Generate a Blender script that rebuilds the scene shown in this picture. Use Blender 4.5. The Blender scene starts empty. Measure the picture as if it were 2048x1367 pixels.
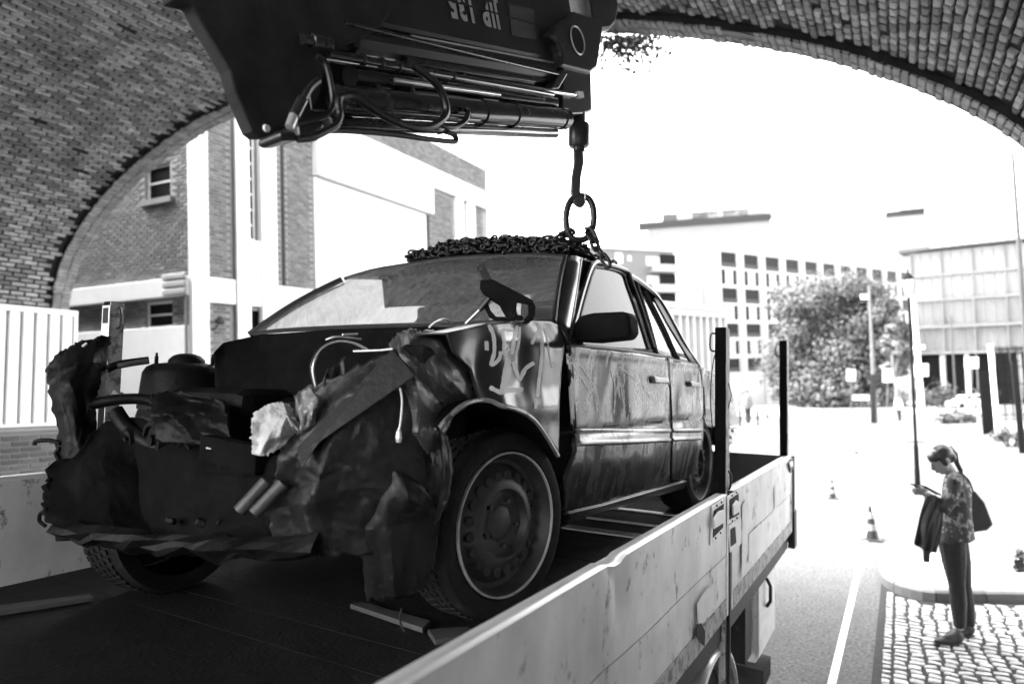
import bpy, bmesh, math, random
from mathutils import Vector as V, Matrix, noise
random.seed(7)
SC = bpy.context.scene
COL = SC.collection
R = math.radians
# ------------------------------------------------------------------ camera
IW, FPX = 2048.0, 1365.0
CAMH = 2.2
PSI, PIT, ROL = R(29.5), R(4.88), R(1.55)
FW = V((-math.sin(PSI)*math.cos(PIT), math.cos(PSI)*math.cos(PIT), math.sin(PIT)))
_r0 = V((math.cos(PSI), math.sin(PSI), 0)); _u0 = _r0.cross(FW)
RT = _r0*math.cos(ROL) - _u0*math.sin(ROL)
UP = _u0*math.cos(ROL) + _r0*math.sin(ROL)
CP = V((0, 0, CAMH))
cam_d = bpy.data.cameras.new('camera')
cam = bpy.data.objects.new('camera', cam_d); COL.objects.link(cam)
m = Matrix((RT, UP, -FW)).transposed().to_4x4(); m.translation = CP
cam.matrix_world = m
cam_d.sensor_width = 36; cam_d.lens = 36*FPX/IW
cam_d.clip_start = 0.05; cam_d.clip_end = 2000
cam_d.dof.use_dof = True; cam_d.dof.focus_distance = 2.75; cam_d.dof.aperture_fstop = 1.7
SC.camera = cam
# ------------------------------------------------------------------ sky, sun, exposure
EL, AZ = R(55), R(254)              # sun height; azimuth clockwise from +y (the road)
w = bpy.data.worlds.new('World'); SC.world = w; w.use_nodes = True
nt = w.node_tree; nt.nodes.clear()
sky = nt.nodes.new('ShaderNodeTexSky'); sky.sky_type = 'NISHITA'; sky.sun_disc = False
sky.sun_elevation = EL; sky.sun_rotation = AZ; sky.air_density = 1.2; sky.dust_density = 3.0
bw = nt.nodes.new('ShaderNodeRGBToBW'); bg = nt.nodes.new('ShaderNodeBackground')
out = nt.nodes.new('ShaderNodeOutputWorld')
nt.links.new(sky.outputs[0], bw.inputs[0]); nt.links.new(bw.outputs[0], bg.inputs[0]); nt.links.new(bg.outputs[0], out.inputs[0])
bg.inputs[1].default_value = 0.15
sd = bpy.data.lights.new('sun', 'SUN'); sd.energy = 1.2; sd.angle = R(16); sd.color = (1, 1, 1)
sun = bpy.data.objects.new('sun', sd); COL.objects.link(sun)
sdir = V((math.sin(AZ)*math.cos(EL), math.cos(AZ)*math.cos(EL), math.sin(EL)))
sun.rotation_euler = (-sdir).to_track_quat('-Z', 'Y').to_euler(); sun.location = (0, 0, 30)
SC.view_settings.view_transform = 'Standard'; SC.view_settings.look = 'None'
SC.view_settings.exposure = 4.2; SC.view_settings.gamma = 1.0; SC.view_settings.use_curve_mapping = False
SC.render.engine = 'CYCLES'
SC.cycles.max_bounces = 8; SC.cycles.diffuse_bounces = 5; SC.cycles.transparent_max_bounces = 12

# ------------------------------------------------------------------ measuring helpers (photo pixel -> ray -> plane)
def ray(u, v): return FW + RT*((u-1024)/FPX) + UP*((683.5-v)/FPX)
def at(u, v, d): return CP + ray(u, v)*d
def on_z(u, v, z=0.0):
    d = ray(u, v); return CP + d*((z-CAMH)/d.z)
def proj(p):
    q = p-CP; z = q.dot(FW); return (1024+FPX*q.dot(RT)/z, 683.5-FPX*q.dot(UP)/z, z)
class Frame:
    def __init__(s, o, ex, ey, ez):
        s.o, s.e = V(o), (V(ex).normalized(), V(ey).normalized(), V(ez).normalized())
    def loc(s, p): q = p-s.o; return V((q.dot(s.e[0]), q.dot(s.e[1]), q.dot(s.e[2])))
    def wld(s, p): return s.o+s.e[0]*p[0]+s.e[1]*p[1]+s.e[2]*p[2]
    def plane(s, u, v, ax, val=0.0):
        d = ray(u, v); t = ((s.o-CP).dot(s.e[ax])+val)/d.dot(s.e[ax]); return s.loc(CP+d*t)
    def dep(s, u, v, d): return s.loc(at(u, v, d))
    def on(s, u, v, fn, ax=0):
        val = 0.0
        for _ in range(6):
            p = s.plane(u, v, ax, val); val = fn(p)
        return s.plane(u, v, ax, val)
    def matrix(s, o=None):
        m = Matrix(s.e).transposed().to_4x4(); m.translation = s.o if o is None else s.wld(o); return m
def nz(p, k=1.0, s=0.0): return noise.noise(V(p)*k+V((s, s*1.7, s*.3)))
def lerp(a, b, t): return a+(b-a)*t
def poly_at(pts, t):
    """point at parameter t (0..1, by length) along a polyline of Vectors"""
    L = [0.0]
    for a, b in zip(pts, pts[1:]): L.append(L[-1]+(b-a).length)
    s = t*L[-1]
    for i in range(len(pts)-1):
        if s <= L[i+1] or i == len(pts)-2:
            d = L[i+1]-L[i]; return pts[i].lerp(pts[i+1], 0 if d < 1e-9 else min(1, max(0, (s-L[i])/d)))
def smooth(pts, n=6, closed=False):
    out = []; N = len(pts)
    for i in range(N if closed else N-1):
        g = (lambda k: pts[k % N]) if closed else (lambda k: pts[min(N-1, max(0, k))])
        p0, p1, p2, p3 = V(g(i-1)), V(g(i)), V(g(i+1)), V(g(i+2))
        for k in range(n):
            t = k/n
            out.append(0.5*((2*p1)+(-p0+p2)*t+(2*p0-5*p1+4*p2-p3)*t*t+(-p0+3*p1-3*p2+p3)*t**3))
    if not closed: out.append(V(pts[-1]))
    return out
# ------------------------------------------------------------------ mesh builder
class MB:
    def __init__(s): s.v = []; s.f = []; s.t = []; s.tone = 0.5
    def _f(s, f): s.f.append(f); s.t.append(s.tone)
    def box(s, c, size, rot=None):
        h = [x/2 for x in size]; c = V(c); b = len(s.v)
        for x in (-1, 1):
            for y in (-1, 1):
                for z in (-1, 1):
                    p = V((x*h[0], y*h[1], z*h[2]))
                    if rot: p = rot @ p
                    s.v.append(c+p)
        for f in ((0,1,3,2),(4,6,7,5),(0,4,5,1),(2,3,7,6),(0,2,6,4),(1,5,7,3)): s._f(tuple(b+i for i in f))
        return s
    def ab(s, x0, x1, y0, y1, z0, z1):
        return s.box(((x0+x1)/2, (y0+y1)/2, (z0+z1)/2), (abs(x1-x0), abs(y1-y0), abs(z1-z0)))
    def bar(s, a, b, w, h, upv=(0,0,1)):
        a, b = V(a), V(b); d = (b-a); L = d.length; d.normalize()
        y = V(upv).cross(d)
        if y.length < 1e-4: y = V((1,0,0)).cross(d)
        y.normalize(); z = d.cross(y)
        return s.box((a+b)/2, (L, w, h), Matrix((d, y, z)).transposed())
    def prism(s, pts, off):
        """extrude a planar loop of 3-D points by vector off"""
        b = len(s.v); n = len(pts); off = V(off)
        for p in pts: s.v.append(V(p))
        for p in pts: s.v.append(V(p)+off)
        s._f(tuple(range(b, b+n))); s._f(tuple(range(b+2*n-1, b+n-1, -1)))
        for i in range(n):
            j = (i+1) % n; s._f((b+i, b+n+i, b+n+j, b+j))
        return s
    def tube(s, pts, r, n=8, closed=False):
        pts = [V(p) for p in pts]; N = len(pts); b = len(s.v)
        rr = r if isinstance(r, (list, tuple)) else [r]*N
        nrm = None
        for i, p in enumerate(pts):
            a = pts[(i-1) % N] if (closed or i > 0) else p
            c = pts[(i+1) % N] if (closed or i < N-1) else p
            t = (c-a).normalized()
            if nrm is None:
                nrm = t.orthogonal().normalized()
            nrm = (nrm-t*nrm.dot(t)).normalized(); bn = t.cross(nrm)
            for k in range(n):
                ang = 2*math.pi*k/n; s.v.append(p+(nrm*math.cos(ang)+bn*math.sin(ang))*rr[i])
        for i in range(N if closed else N-1):
            for k in range(n):
                a0 = b+i*n; a1 = b+((i+1) % N)*n; k2 = (k+1) % n
                s._f((a0+k, a0+k2, a1+k2, a1+k))
        if not closed:
            s._f(tuple(b+k for k in reversed(range(n)))); s._f(tuple(b+(N-1)*n+k for k in range(n)))
        return s
    def lathe(s, prof, o, ax, n=24, ref=None, a0=0, a1=2*math.pi, caps=True):
        """prof: list of (radius, height along ax)"""
        o, ax = V(o), V(ax).normalized(); x = V(ref).normalized() if ref else ax.orthogonal().normalized()
        x = (x-ax*x.dot(ax)).normalized(); y = ax.cross(x)
        full = abs(a1-a0-2*math.pi) < 1e-6; b = len(s.v); m = n if full else n+1
        for (r, h) in prof:
            for k in range(m):
                a = a0+(a1-a0)*k/n
                s.v.append(o+ax*h+(x*math.cos(a)+y*math.sin(a))*r)
        for i in range(len(prof)-1):
            for k in range(n):
                k2 = (k+1) % m
                s._f((b+i*m+k, b+i*m+k2, b+(i+1)*m+k2, b+(i+1)*m+k))
        if full and caps:
            if prof[0][0] > 1e-6: s._f(tuple(b+k for k in reversed(range(m))))
            if prof[-1][0] > 1e-6: s._f(tuple(b+(len(prof)-1)*m+k for k in range(m)))
        return s
    def grid(s, fn, nu, nv):
        b = len(s.v)
        for j in range(nv+1):
            for i in range(nu+1): s.v.append(V(fn(i/nu, j/nv)))
        for j in range(nv):
            for i in range(nu):
                a = b+j*(nu+1)+i; s._f((a, a+1, a+nu+2, a+nu+1))
        return s
    def mesh(s, name, mat=None, smooth=False, recalc=True, weld=False):
        me = bpy.data.meshes.new(name)
        me.from_pydata([tuple(p) for p in s.v], [], s.f)
        if len(set(s.t)) > 1 or s.tone != 0.5:
            a = me.attributes.new('tone', 'FLOAT', 'FACE'); a.data.foreach_set('value', s.t)
        if recalc or weld:
            bm = bmesh.new(); bm.from_mesh(me)
            if weld: bmesh.ops.remove_doubles(bm, verts=bm.verts, dist=1e-4)
            bmesh.ops.recalc_face_normals(bm, faces=bm.faces); bm.to_mesh(me); bm.free()
        if mat: me.materials.append(mat)
        if smooth:
            me.polygons.foreach_set('use_smooth', [True]*len(me.polygons))
            if smooth != 'all':
                try: me.set_sharp_from_angle(angle=R(smooth if not isinstance(smooth, bool) else 38))
                except Exception: pass
        me.update(); return me
    def build(s, name, mat, parent=None, smooth=False, bevel=0, solid=0, recalc=True, weld=False, **kw):
        o = bpy.data.objects.new(name, s.mesh(name, mat, smooth, recalc, weld)); COL.objects.link(o)
        if parent is not None: o.parent = parent
        if solid:
            md = o.modifiers.new('solid', 'SOLIDIFY'); md.thickness = solid; md.offset = 0
        if bevel:
            md = o.modifiers.new('bevel', 'BEVEL'); md.width = bevel; md.segments = 2; md.limit_method = 'ANGLE'; md.angle_limit = R(40)
        if kw: tag(o, **kw)
        return o
def tag(o, label=None, cat=None, group=None, kind=None):
    if label: o['label'] = label
    if cat: o['category'] = cat
    if group: o['group'] = group
    if kind: o['kind'] = kind
    return o
def thing(name, matrix, label, cat, group=None):
    o = bpy.data.objects.new(name, None); COL.objects.link(o); o.empty_display_size = .2
    o.matrix_world = matrix if isinstance(matrix, Matrix) else Matrix.Translation(V(matrix))
    return tag(o, label, cat, group)
def clone(o, parent=None):
    c = o.copy(); COL.objects.link(c)
    if parent is not None: c.parent = parent
    for ch in list(o.children): clone(ch, c)
    return c
def inst(name, me, parent=None, mat4=None):
    o = bpy.data.objects.new(name, me); COL.objects.link(o)
    if parent is not None: o.parent = parent
    if mat4 is not None: o.matrix_basis = mat4
    return o
# ------------------------------------------------------------------ materials (all grey: the photograph is black and white)
def M(name, c, rough=.6, metal=0.0, spec=.5, var=.25, scale=6.0, stretch=(1,1,1), bump=0.0, bscale=60.0, coat=0.0,
      spots=None, tone=None, c2=None, c2scale=3.0, c2lo=.55, c2hi=.62, c2stretch=(1,1,1), rvar=0.0, c2z=None):
    mt = bpy.data.materials.new(name); mt.use_nodes = True
    n, l = mt.node_tree.nodes, mt.node_tree.links
    b = n['Principled BSDF']
    b.inputs['Roughness'].default_value = rough; b.inputs['Metallic'].default_value = metal
    b.inputs['Specular IOR Level'].default_value = spec; b.inputs['Coat Weight'].default_value = coat
    b.inputs['Coat Roughness'].default_value = .08
    tc = n.new('ShaderNodeTexCoord')
    def nzt(sc, st, det=5, rgh=.6):
        mp = n.new('ShaderNodeMapping'); mp.inputs['Scale'].default_value = st
        l.new(tc.outputs['Object'], mp.inputs[0])
        t = n.new('ShaderNodeTexNoise'); t.inputs['Scale'].default_value = sc; t.inputs['Detail'].default_value = det
        t.inputs['Roughness'].default_value = rgh
        l.new(mp.outputs[0], t.inputs['Vector']); return t.outputs['Fac']
    def math_(op, a, bb):
        x = n.new('ShaderNodeMath'); x.operation = op
        for i, q in enumerate((a, bb)):
            if isinstance(q, (int, float)): x.inputs[i].default_value = q
            else: l.new(q, x.inputs[i])
        return x.outputs[0]
    f = nzt(scale, stretch)
    # value = c * (1 + var*(2f-1)*2)
    val = math_('MULTIPLY', math_('ADD', math_('MULTIPLY', math_('SUBTRACT', f, .5), 4*var), 1.0), c)
    if tone:
        a = n.new('ShaderNodeAttribute'); a.attribute_name = 'tone'
        val = math_('MULTIPLY', val, math_('ADD', math_('MULTIPLY', a.outputs['Fac'], 2*tone), 1-tone))
    if c2 is not None:
        g = nzt(c2scale, c2stretch, 8, .68)
        rp = n.new('ShaderNodeMapRange'); rp.inputs[1].default_value = c2lo; rp.inputs[2].default_value = c2hi
        l.new(g, rp.inputs[0])
        msk = rp.outputs[0]
        if c2z:                       # pale streaks and painted reflections confined to a height band of the part
            sx = n.new('ShaderNodeSeparateXYZ'); l.new(tc.outputs['Object'], sx.inputs[0]); zr = n.new('ShaderNodeMapRange'); zr.inputs[1].default_value, zr.inputs[2].default_value = c2z
            l.new(sx.outputs[2], zr.inputs[0]); msk = math_('MULTIPLY', msk, zr.outputs[0])
        mx = n.new('ShaderNodeMix'); mx.data_type = 'FLOAT'
        l.new(msk, mx.inputs[0]); l.new(val, mx.inputs[2]); mx.inputs[3].default_value = c2
        val = mx.outputs[0]
        if rvar:
            rr = math_('ADD', math_('MULTIPLY', rp.outputs[0], rvar), rough); l.new(rr, b.inputs['Roughness'])
    val = math_('MAXIMUM', val, .004)
    cb = n.new('ShaderNodeCombineColor')
    for i in range(3): l.new(val, cb.inputs[i])
    l.new(cb.outputs[0], b.inputs['Base Color'])
    if bump:
        bp = n.new('ShaderNodeBump'); bp.inputs['Strength'].default_value = bump; bp.inputs['Distance'].default_value = .01
        l.new(nzt(bscale, (1,1,1)), bp.inputs['Height']); l.new(bp.outputs[0], b.inputs['Normal'])
    return mt
def glass_mat(name, tint=.25, dirt=.06, dirt_amt=.25, rough=.02, ior=1.55):
    mt = bpy.data.materials.new(name); mt.use_nodes = True
    n, l = mt.node_tree.nodes, mt.node_tree.links; n.clear()
    o = n.new('ShaderNodeOutputMaterial'); tr = n.new('ShaderNodeBsdfTransparent'); tr.inputs[0].default_value = (tint,)*3+(1,)
    gl = n.new('ShaderNodeBsdfGlossy'); gl.inputs['Roughness'].default_value = rough; gl.inputs[0].default_value = (.95,.95,.95,1)
    df = n.new('ShaderNodeBsdfDiffuse'); df.inputs[0].default_value = (dirt,)*3+(1,)
    fr = n.new('ShaderNodeFresnel'); fr.inputs[0].default_value = ior
    m1 = n.new('ShaderNodeMixShader'); m2 = n.new('ShaderNodeMixShader')
    tc = n.new('ShaderNodeTexCoord'); tx = n.new('ShaderNodeTexNoise'); tx.inputs['Scale'].default_value = 5; tx.inputs['Detail'].default_value = 8
    l.new(tc.outputs['Object'], tx.inputs[0])
    ml = n.new('ShaderNodeMath'); ml.operation = 'MULTIPLY'; ml.inputs[1].default_value = dirt_amt*2; l.new(tx.outputs[0], ml.inputs[0])
    l.new(ml.outputs[0], m1.inputs[0]); l.new(tr.outputs[0], m1.inputs[1]); l.new(df.outputs[0], m1.inputs[2])
    l.new(fr.outputs[0], m2.inputs[0]); l.new(m1.outputs[0], m2.inputs[1]); l.new(gl.outputs[0], m2.inputs[2])
    l.new(m2.outputs[0], o.inputs[0]); return mt
MAT = dict(
 asphalt=M('asphalt', .060, .9, var=1.2, scale=38, bump=.5, bscale=160, c2=.045, c2scale=1.2, c2lo=.5, c2hi=.75),
 ground=M('ground_dust', .16, .95, var=.3, scale=4, bump=.3),
 paving=M('paving', .22, .8, var=.15, scale=5, bump=.2, bscale=90),
 paint_line=M('road_paint', .62, .8, var=.2, scale=14, c2=.15, c2scale=22, c2lo=.6, c2hi=.72),
 sett=M('granite_sett', .27, .42, var=.35, scale=25, bump=.6, bscale=70, tone=.35),
 joint=M('sett_joint', .010, .95, var=.5, scale=30, bump=.8, bscale=60, c2=.02, c2scale=9),
 kerb=M('kerb_stone', .085, .7, var=.2, scale=18, bump=.4, bscale=70, tone=.25),
 vbrick=M('vault_brick', .235, .8, var=.35, scale=14, bump=.6, bscale=55, tone=.50, c2=.05, c2scale=1.1, c2lo=.54, c2hi=.72, spec=.35),
 mortar=M('vault_mortar', .012, .95, var=.4, scale=9, bump=.7, bscale=40),
 ringbrick=M('ring_brick', .20, .85, var=.45, scale=5, bump=.6, bscale=40, tone=.3),
 hbrick=M('house_brick', .085, .85, var=.3, scale=12, bump=.4, bscale=60, tone=.4),
 hmortar=M('house_mortar', .17, .95, var=.2, scale=9),
 white=M('white_render', .55, .7, var=.06, scale=3, spec=.3),
 whitem=M('white_sheet_metal', .74, .45, var=.05, scale=3, c2=.5, c2scale=2, c2lo=.62, c2hi=.8, c2stretch=(1,1,.25)),
 frame=M('window_frame', .55, .5, var=.1),
 darkwin=M('window_glass', .005, .35, spec=.06, var=.2),
 darkgap=M('dark_recess', .02, .9, var=.2),
 conc=M('concrete', .25, .8, var=.15, scale=4),
 concd=M('grey_render', .11, .8, var=.15, scale=2),
 pale=M('pale_cladding', .34, .7, var=.06, scale=1),
 steel_dk=M('dark_painted_steel', .015, .55, var=.4, scale=10, spec=.3, c2=.05, c2scale=16, c2lo=.6, c2hi=.7),
 black=M('black_paint', .02, .35, spec=.5, var=.4, scale=5, bump=.05, bscale=30, c2=.016, c2scale=9, c2lo=.6, c2hi=.75, rvar=.3),
 stakeb=M('stake_black', .006, .8, spec=.08, var=.4, scale=12, c2=.02, c2scale=18, c2lo=.62, c2hi=.7),
 void=M('flat_black', .005, .85, spec=.03, var=.5, scale=12, bump=.4, bscale=40),  # near-black with almost no sheen
 hazew=M('distant_wall', .15, .9, var=.08, scale=.2),
 blackm=M('black_matt', .034, .85, spec=.06, var=.4, scale=8, bump=.2, bscale=60),
 cyl=M('hydraulic_cylinder', .025, .16, spec=.6, var=.4, scale=6, c2=.05, c2scale=14, c2lo=.58, c2hi=.7, rvar=.3),
 chrome=M('chromed_rod', .6, .12, metal=1, var=.1),
 bright=M('bright_metal', .65, .3, metal=.6, var=.15, scale=30),
 rubber=M('hose_rubber', .014, .38, var=.3, scale=20),
 letter=M('decal_white', .42, .6, var=.15, scale=20, c2=.1, c2scale=30, c2lo=.62, c2hi=.7),
 decal=M('faded_decal', .07, .6, var=.3, scale=30),
 alu=M('worn_aluminium', .76, .42, metal=.1, var=.30, scale=2.6, stretch=(1,1.2,.8), bump=.05, bscale=20, c2=.24, c2scale=11, c2lo=.585, c2hi=.66, c2stretch=(1,.9,.7), rvar=.25),
 alup=M('pale_scuffed_panel', .9, .5, var=.1, scale=5, bump=.1, bscale=20, c2=.35, c2scale=7, c2lo=.6, c2hi=.72),
 alulip=M('worn_top_rail', .78, .35, metal=.4, var=.15, scale=9, stretch=(1,.3,1)),
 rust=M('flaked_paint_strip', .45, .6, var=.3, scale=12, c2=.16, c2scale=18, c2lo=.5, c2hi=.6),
 sticker=M('white_sticker', .9, .5, var=.08, scale=8),
 bed=M('truck_deck', .010, .65, var=.6, spec=.2, scale=14, bump=.5, bscale=60, c2=.03, c2scale=18, c2lo=.6, c2hi=.7),
 plankl=M('worn_board', .045, .7, var=.4, scale=10, stretch=(1,.2,1), c2=.05, c2scale=12, c2lo=.55, c2hi=.7),
 paint=M('car_paint', .018, .30, spec=.4, coat=.25, var=.25, scale=8, bump=.04, bscale=18, c2=.018, c2scale=5, c2lo=.55, c2hi=.75),
 door=M('bleach_and_glint_paint', .018, .26, spec=.3, coat=.15, var=.9, scale=9, stretch=(1,1.8,.5), bump=.05, bscale=30, c2=.85, c2scale=9, c2lo=.525, c2hi=.545, c2stretch=(1,1.3,.45), c2z=(.58,.74), rvar=.3),  # upper white patches: bleached streaks plus reflections painted into the colour
 crump=M('crumpled_paint', .06, .42, spec=.5, coat=.1, var=.5, scale=9, bump=.2, bscale=20, c2=.55, c2scale=9, c2lo=.60, c2hi=.66),  # pale spots paint lit creases into the colour
 crumpd=M('dirty_inner_sheet', .010, .46, spec=.28, var=.5, scale=11, bump=.25, bscale=40, c2=.035, c2scale=13, c2lo=.6, c2hi=.66),
 trim=M('door_trim', .26, .3, metal=.3, var=.3, scale=12, c2=.05, c2scale=16, c2lo=.55, c2hi=.62),
 seal=M('rubber_seal', .012, .55, var=.2),
 graf=M('spray_paint', .85, .55, var=.12, scale=14),
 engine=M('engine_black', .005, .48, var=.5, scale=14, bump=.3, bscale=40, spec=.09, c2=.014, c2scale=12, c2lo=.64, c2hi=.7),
 tyre=M('tyre_rubber', .014, .75, spec=.15, var=.35, scale=30, bump=.3, bscale=120, c2=.035, c2scale=25, c2lo=.6, c2hi=.72),
 rim=M('steel_wheel', .03, .5, var=.4, scale=18, c2=.08, c2scale=22, c2lo=.6, c2hi=.7),
 ring=M('scuffed_rim_flange', .34, .5, var=.35, scale=26, metal=.2),
 cloth=M('torn_wadding', .42, .9, var=.3, scale=18, bump=.8, bscale=50),
 chain=M('oiled_chain', .016, .38, var=.4, scale=40, metal=.3),
 interior=M('car_interior', .03, .8, var=.4, scale=8),
 bark=M('bark', .10, .95, var=.3, scale=12),
 leaf=M('leaves', .043, .7, var=.3, scale=.5, tone=.22),
 leafl=M('pale_leaves', .065, .7, var=.3, scale=1.2, tone=.4),
 pole_dk=M('dark_grey_pole', .035, .5, var=.2),
 pole=M('grey_pole', .10, .5, metal=.2, var=.2),
 signw=M('sign_white', .75, .5, var=.05),
 skin=M('skin', .26, .5, var=.08, scale=20),
 hair=M('hair', .022, .45, var=.5, scale=40, stretch=(1,1,.2)),
 blouse=M('patterned_blouse', .045, .8, var=.3, scale=20, c2=.26, c2scale=16, c2lo=.53, c2hi=.57),
 jeans=M('dark_jeans', .016, .8, var=.4, scale=18, bump=1.0, bscale=22),
 jacket=M('dark_jacket', .02, .5, var=.4, scale=12, spec=.5, c2=.06, c2scale=7, c2lo=.55, c2hi=.65),
 leather=M('dark_leather', .02, .45, var=.3, scale=12),
 shoe=M('grey_shoe', .03, .7, var=.2), sole=M('shoe_sole', .03, .8),
 orange=M('cone_dark_band', .012, .5, var=.25), conew=M('cone_pale_band', .22, .5, var=.15),
 carw=M('white_car_paint', .7, .25, coat=.5, var=.03),
)
MAT['wind'] = glass_mat('windscreen_glass', .7, .36, .32, .02, 2.5)
MAT['sideg'] = glass_mat('dusty_side_glass', .55, .35, .35, .03, 1.5)
MAT['doorg'] = glass_mat('dusty_door_glass', .02, .10, .70, .03, 1.18)
MAT['bgglass'] = glass_mat('office_glass', .5, .3, .3, .02, 1.6)
# ================================================================== GROUND
o = MB().grid(lambda u, v: V((-400+800*u, -60+660*v, 0)), 4, 4).build('ground', MAT['ground']); tag(o, kind='structure')
o = MB().grid(lambda u, v: V((-9.5+9.16*u, -40+340*v, .004)), 2, 8).build('road', MAT['asphalt']); tag(o, kind='structure')
o = MB().grid(lambda u, v: V((-.34+14*u, 10.6+60*v, .003)), 2, 4).build('side_road', MAT['asphalt']); tag(o, kind='structure')
o = MB().grid(lambda u, v: V((-.628+.058*u, 2.0+30*v, .008)), 1, 40).build('road_line', MAT['paint_line']); tag(o, kind='structure')
# cobbles: bed plus single setts
bedo = MB().grid(lambda u, v: V((-.34+2.4*u, -2+11.4*v, .005)), 6, 20).build('cobbled_pavement', MAT['joint']); tag(bedo, kind='structure')
def sett_mb(mb, c, sx, sy, h, rot=0.0):
    """one worn sett: a little pillow with a rounded top"""
    cs, sn = math.cos(rot), math.sin(rot); b = len(mb.v)
    j = [random.uniform(.80, 1.06) for _ in range(8)]; tx, ty = random.gauss(0, .06), random.gauss(0, .06)
    for (k, z) in ((1.0, 0.0), (.98, h*.72), (.84, h)):
        for i, (x, y) in enumerate(((-1,-.72),(-.72,-1),(.72,-1),(1,-.72),(1,.72),(.72,1),(-.72,1),(-1,.72))):
            X, Y = x*sx/2*k*j[i], y*sy/2*k*j[i]
            mb.v.append(V((c[0]+X*cs-Y*sn, c[1]+X*sn+Y*cs, c[2]+z+(tx*X+ty*Y if z else 0))))
    for r in range(2):
        for i in range(8):
            k = (i+1) % 8; mb._f((b+r*8+i, b+r*8+k, b+r*8+8+k, b+r*8+8+i))
    mb._f(tuple(b+16+i for i in range(8)))
KERB = [on_z(*p) for p in ((1752,1108),(1756,1138),(1762,1164),(1790,1186),(1850,1203),(1905,1206),(1980,1207),(2060,1208),(2300,1214))]
KC = smooth(KERB, 6)
def beyond_kerb(x, y):
    best = min(KC, key=lambda p: abs(p.x-x)); return y > best.y-.10 and x > KC[0].x
spots = []
y = -1.0; 
while y < 9.2:
    x = -.285; col = 0
    while x < 2.0:
        wx = .082 if col == 0 else random.uniform(.10, .125)
        row = y+(.03*math.sin(col*2.3))+random.uniform(-.006, .006)+.02*math.sin(x*5)
        if not beyond_kerb(x+wx/2, row): spots.append((x+wx/2, row, wx-.022, random.uniform(.062, .084)))
        x += wx; col += 1
    y += .098
def vis(p, mg=60):
    u, v, z = proj(p); return z > .2 and -mg < u < 2048+mg and -mg < v < 1367+mg
sv = [s for s in spots if vis(V((s[0], s[1], 0)), 20)]
sv.sort(key=lambda s: (V((s[0], s[1], 0))-CP).length)
near = set(id(s) for s in sv[:300])
smesh = []
for k in range(14):
    b = MB(); b.tone = random.random(); sett_mb(b, (0,0,0), random.uniform(.092,.108), random.uniform(.068,.09), random.uniform(.010,.017)); smesh.append(b.mesh('cobble', MAT['sett'], 'all'))
rest = MB()
for s in spots:
    if id(s) in near:
        inst('cobble', random.choice(smesh), bedo, Matrix.Translation((s[0], s[1], .004))@Matrix.Rotation(random.uniform(-.06,.06), 4, 'Z')@Matrix.Diagonal((s[2]/.1, s[3]/.08, 1, 1)))
    else:
        rest.tone = random.random(); sett_mb(rest, (s[0], s[1], .004), s[2], s[3], .014, random.uniform(-.06,.06))
rest.build('cobble', MAT['sett'], bedo, 'all', kind='stuff')
# kerbed island beyond the cobbles
isl = MB()
loop = [V((p.x, p.y+.12, 0)) for p in KC]+[V((9, KC[-1].y+.1, 0)), V((9, 10.45, 0)), V((KC[0].x+.4, 10.45, 0)), V((KC[0].x+.12, 10.25, 0))]
isl.prism([p+V((.1,0,.0)) for p in loop], (0, 0, .105))
isl = isl.build('kerb_island', MAT['paving']); tag(isl, kind='structure')
tot = sum((a-b).length for a, b in zip(KC, KC[1:])); nk = 9
for k in range(nk):
    a, b2 = k/nk+.0012, (k+1)/nk-.0012
    P = [poly_at(KC, lerp(a, b2, i/4)) for i in range(5)]
    mb = MB(); mb.tone = random.random(); prof = ((0,0),(0,.10),(.025,.122),(.13,.122),(.13,0))
    b0 = 0
    for i, p in enumerate(P):
        t = (P[min(4,i+1)]-P[max(0,i-1)]).normalized(); n = V((-t.y, t.x, 0))
        for (d, z) in prof: mb.v.append(p+n*d+V((0,0,z)))
    for i in range(4):
        for q in range(4): mb._f((i*5+q, i*5+q+1, i*5+q+6, i*5+q+5))
    mb._f((0,1,2,3,4)); mb._f((24,23,22,21,20))
    mb.build('kerb_stone', MAT['kerb'], isl, bevel=.006)
# pavement beyond on the right, verge
o = MB().prism([V((2.1,11.5,0)), V((3.6,20,0)), V((5.5,60,0)), V((30,60,0)), V((30,11.5,0))], (0,0,.1)).build('far_pavement', MAT['paving']); tag(o, kind='structure')

# ================================================================== VIADUCT ARCH
Y0 = 7.0
meas = [(-1.937,.285),(-1.893,.405),(-1.746,.521),(-1.585,.592),(-1.412,.639),(-1.254,.659),(-.9,.668),(-.6,.64),(-.378,.587),(-.25,.541),(-.157,.501),(-.031,.436),(.077,.357),(.148,.288)]
ctrl = [(-2.005,-.36),(-2.0,-.15),(-1.975,.10)]+meas+[(.215,.17),(.262,.03),(.285,-.15),(.29,-.36)]
cv = smooth([V((a*Y0, 0, CAMH+b*Y0)) for a, b in ctrl], 10)
for _ in range(30):       # even out measuring noise
    cv = [cv[0]]+[(cv[i-1]+cv[i]*2+cv[i+1])/4 for i in range(1, len(cv)-1)]+[cv[-1]]
ACUM = [0.0]
for a, b in zip(cv, cv[1:]): ACUM.append(ACUM[-1]+(b-a).length)
ALEN = ACUM[-1]
CEN = V((-.94*Y0, 0, 1.0))
import bisect
def arch(s, off=0.0):
    s = min(max(s, 0), ALEN-1e-6); i = bisect.bisect_right(ACUM, s)-1
    t = (s-ACUM[i])/(ACUM[i+1]-ACUM[i]); p = cv[i].lerp(cv[i+1], t)
    i2 = min(i+2, len(cv)-1); i0 = max(i-1, 0)
    tg = (cv[i2]-cv[i0]).normalized(); n = V((-tg.z, 0, tg.x))   # outward
    if n.dot(p-CEN) < 0: n = -n
    return p+n*off, tg, n
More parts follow.
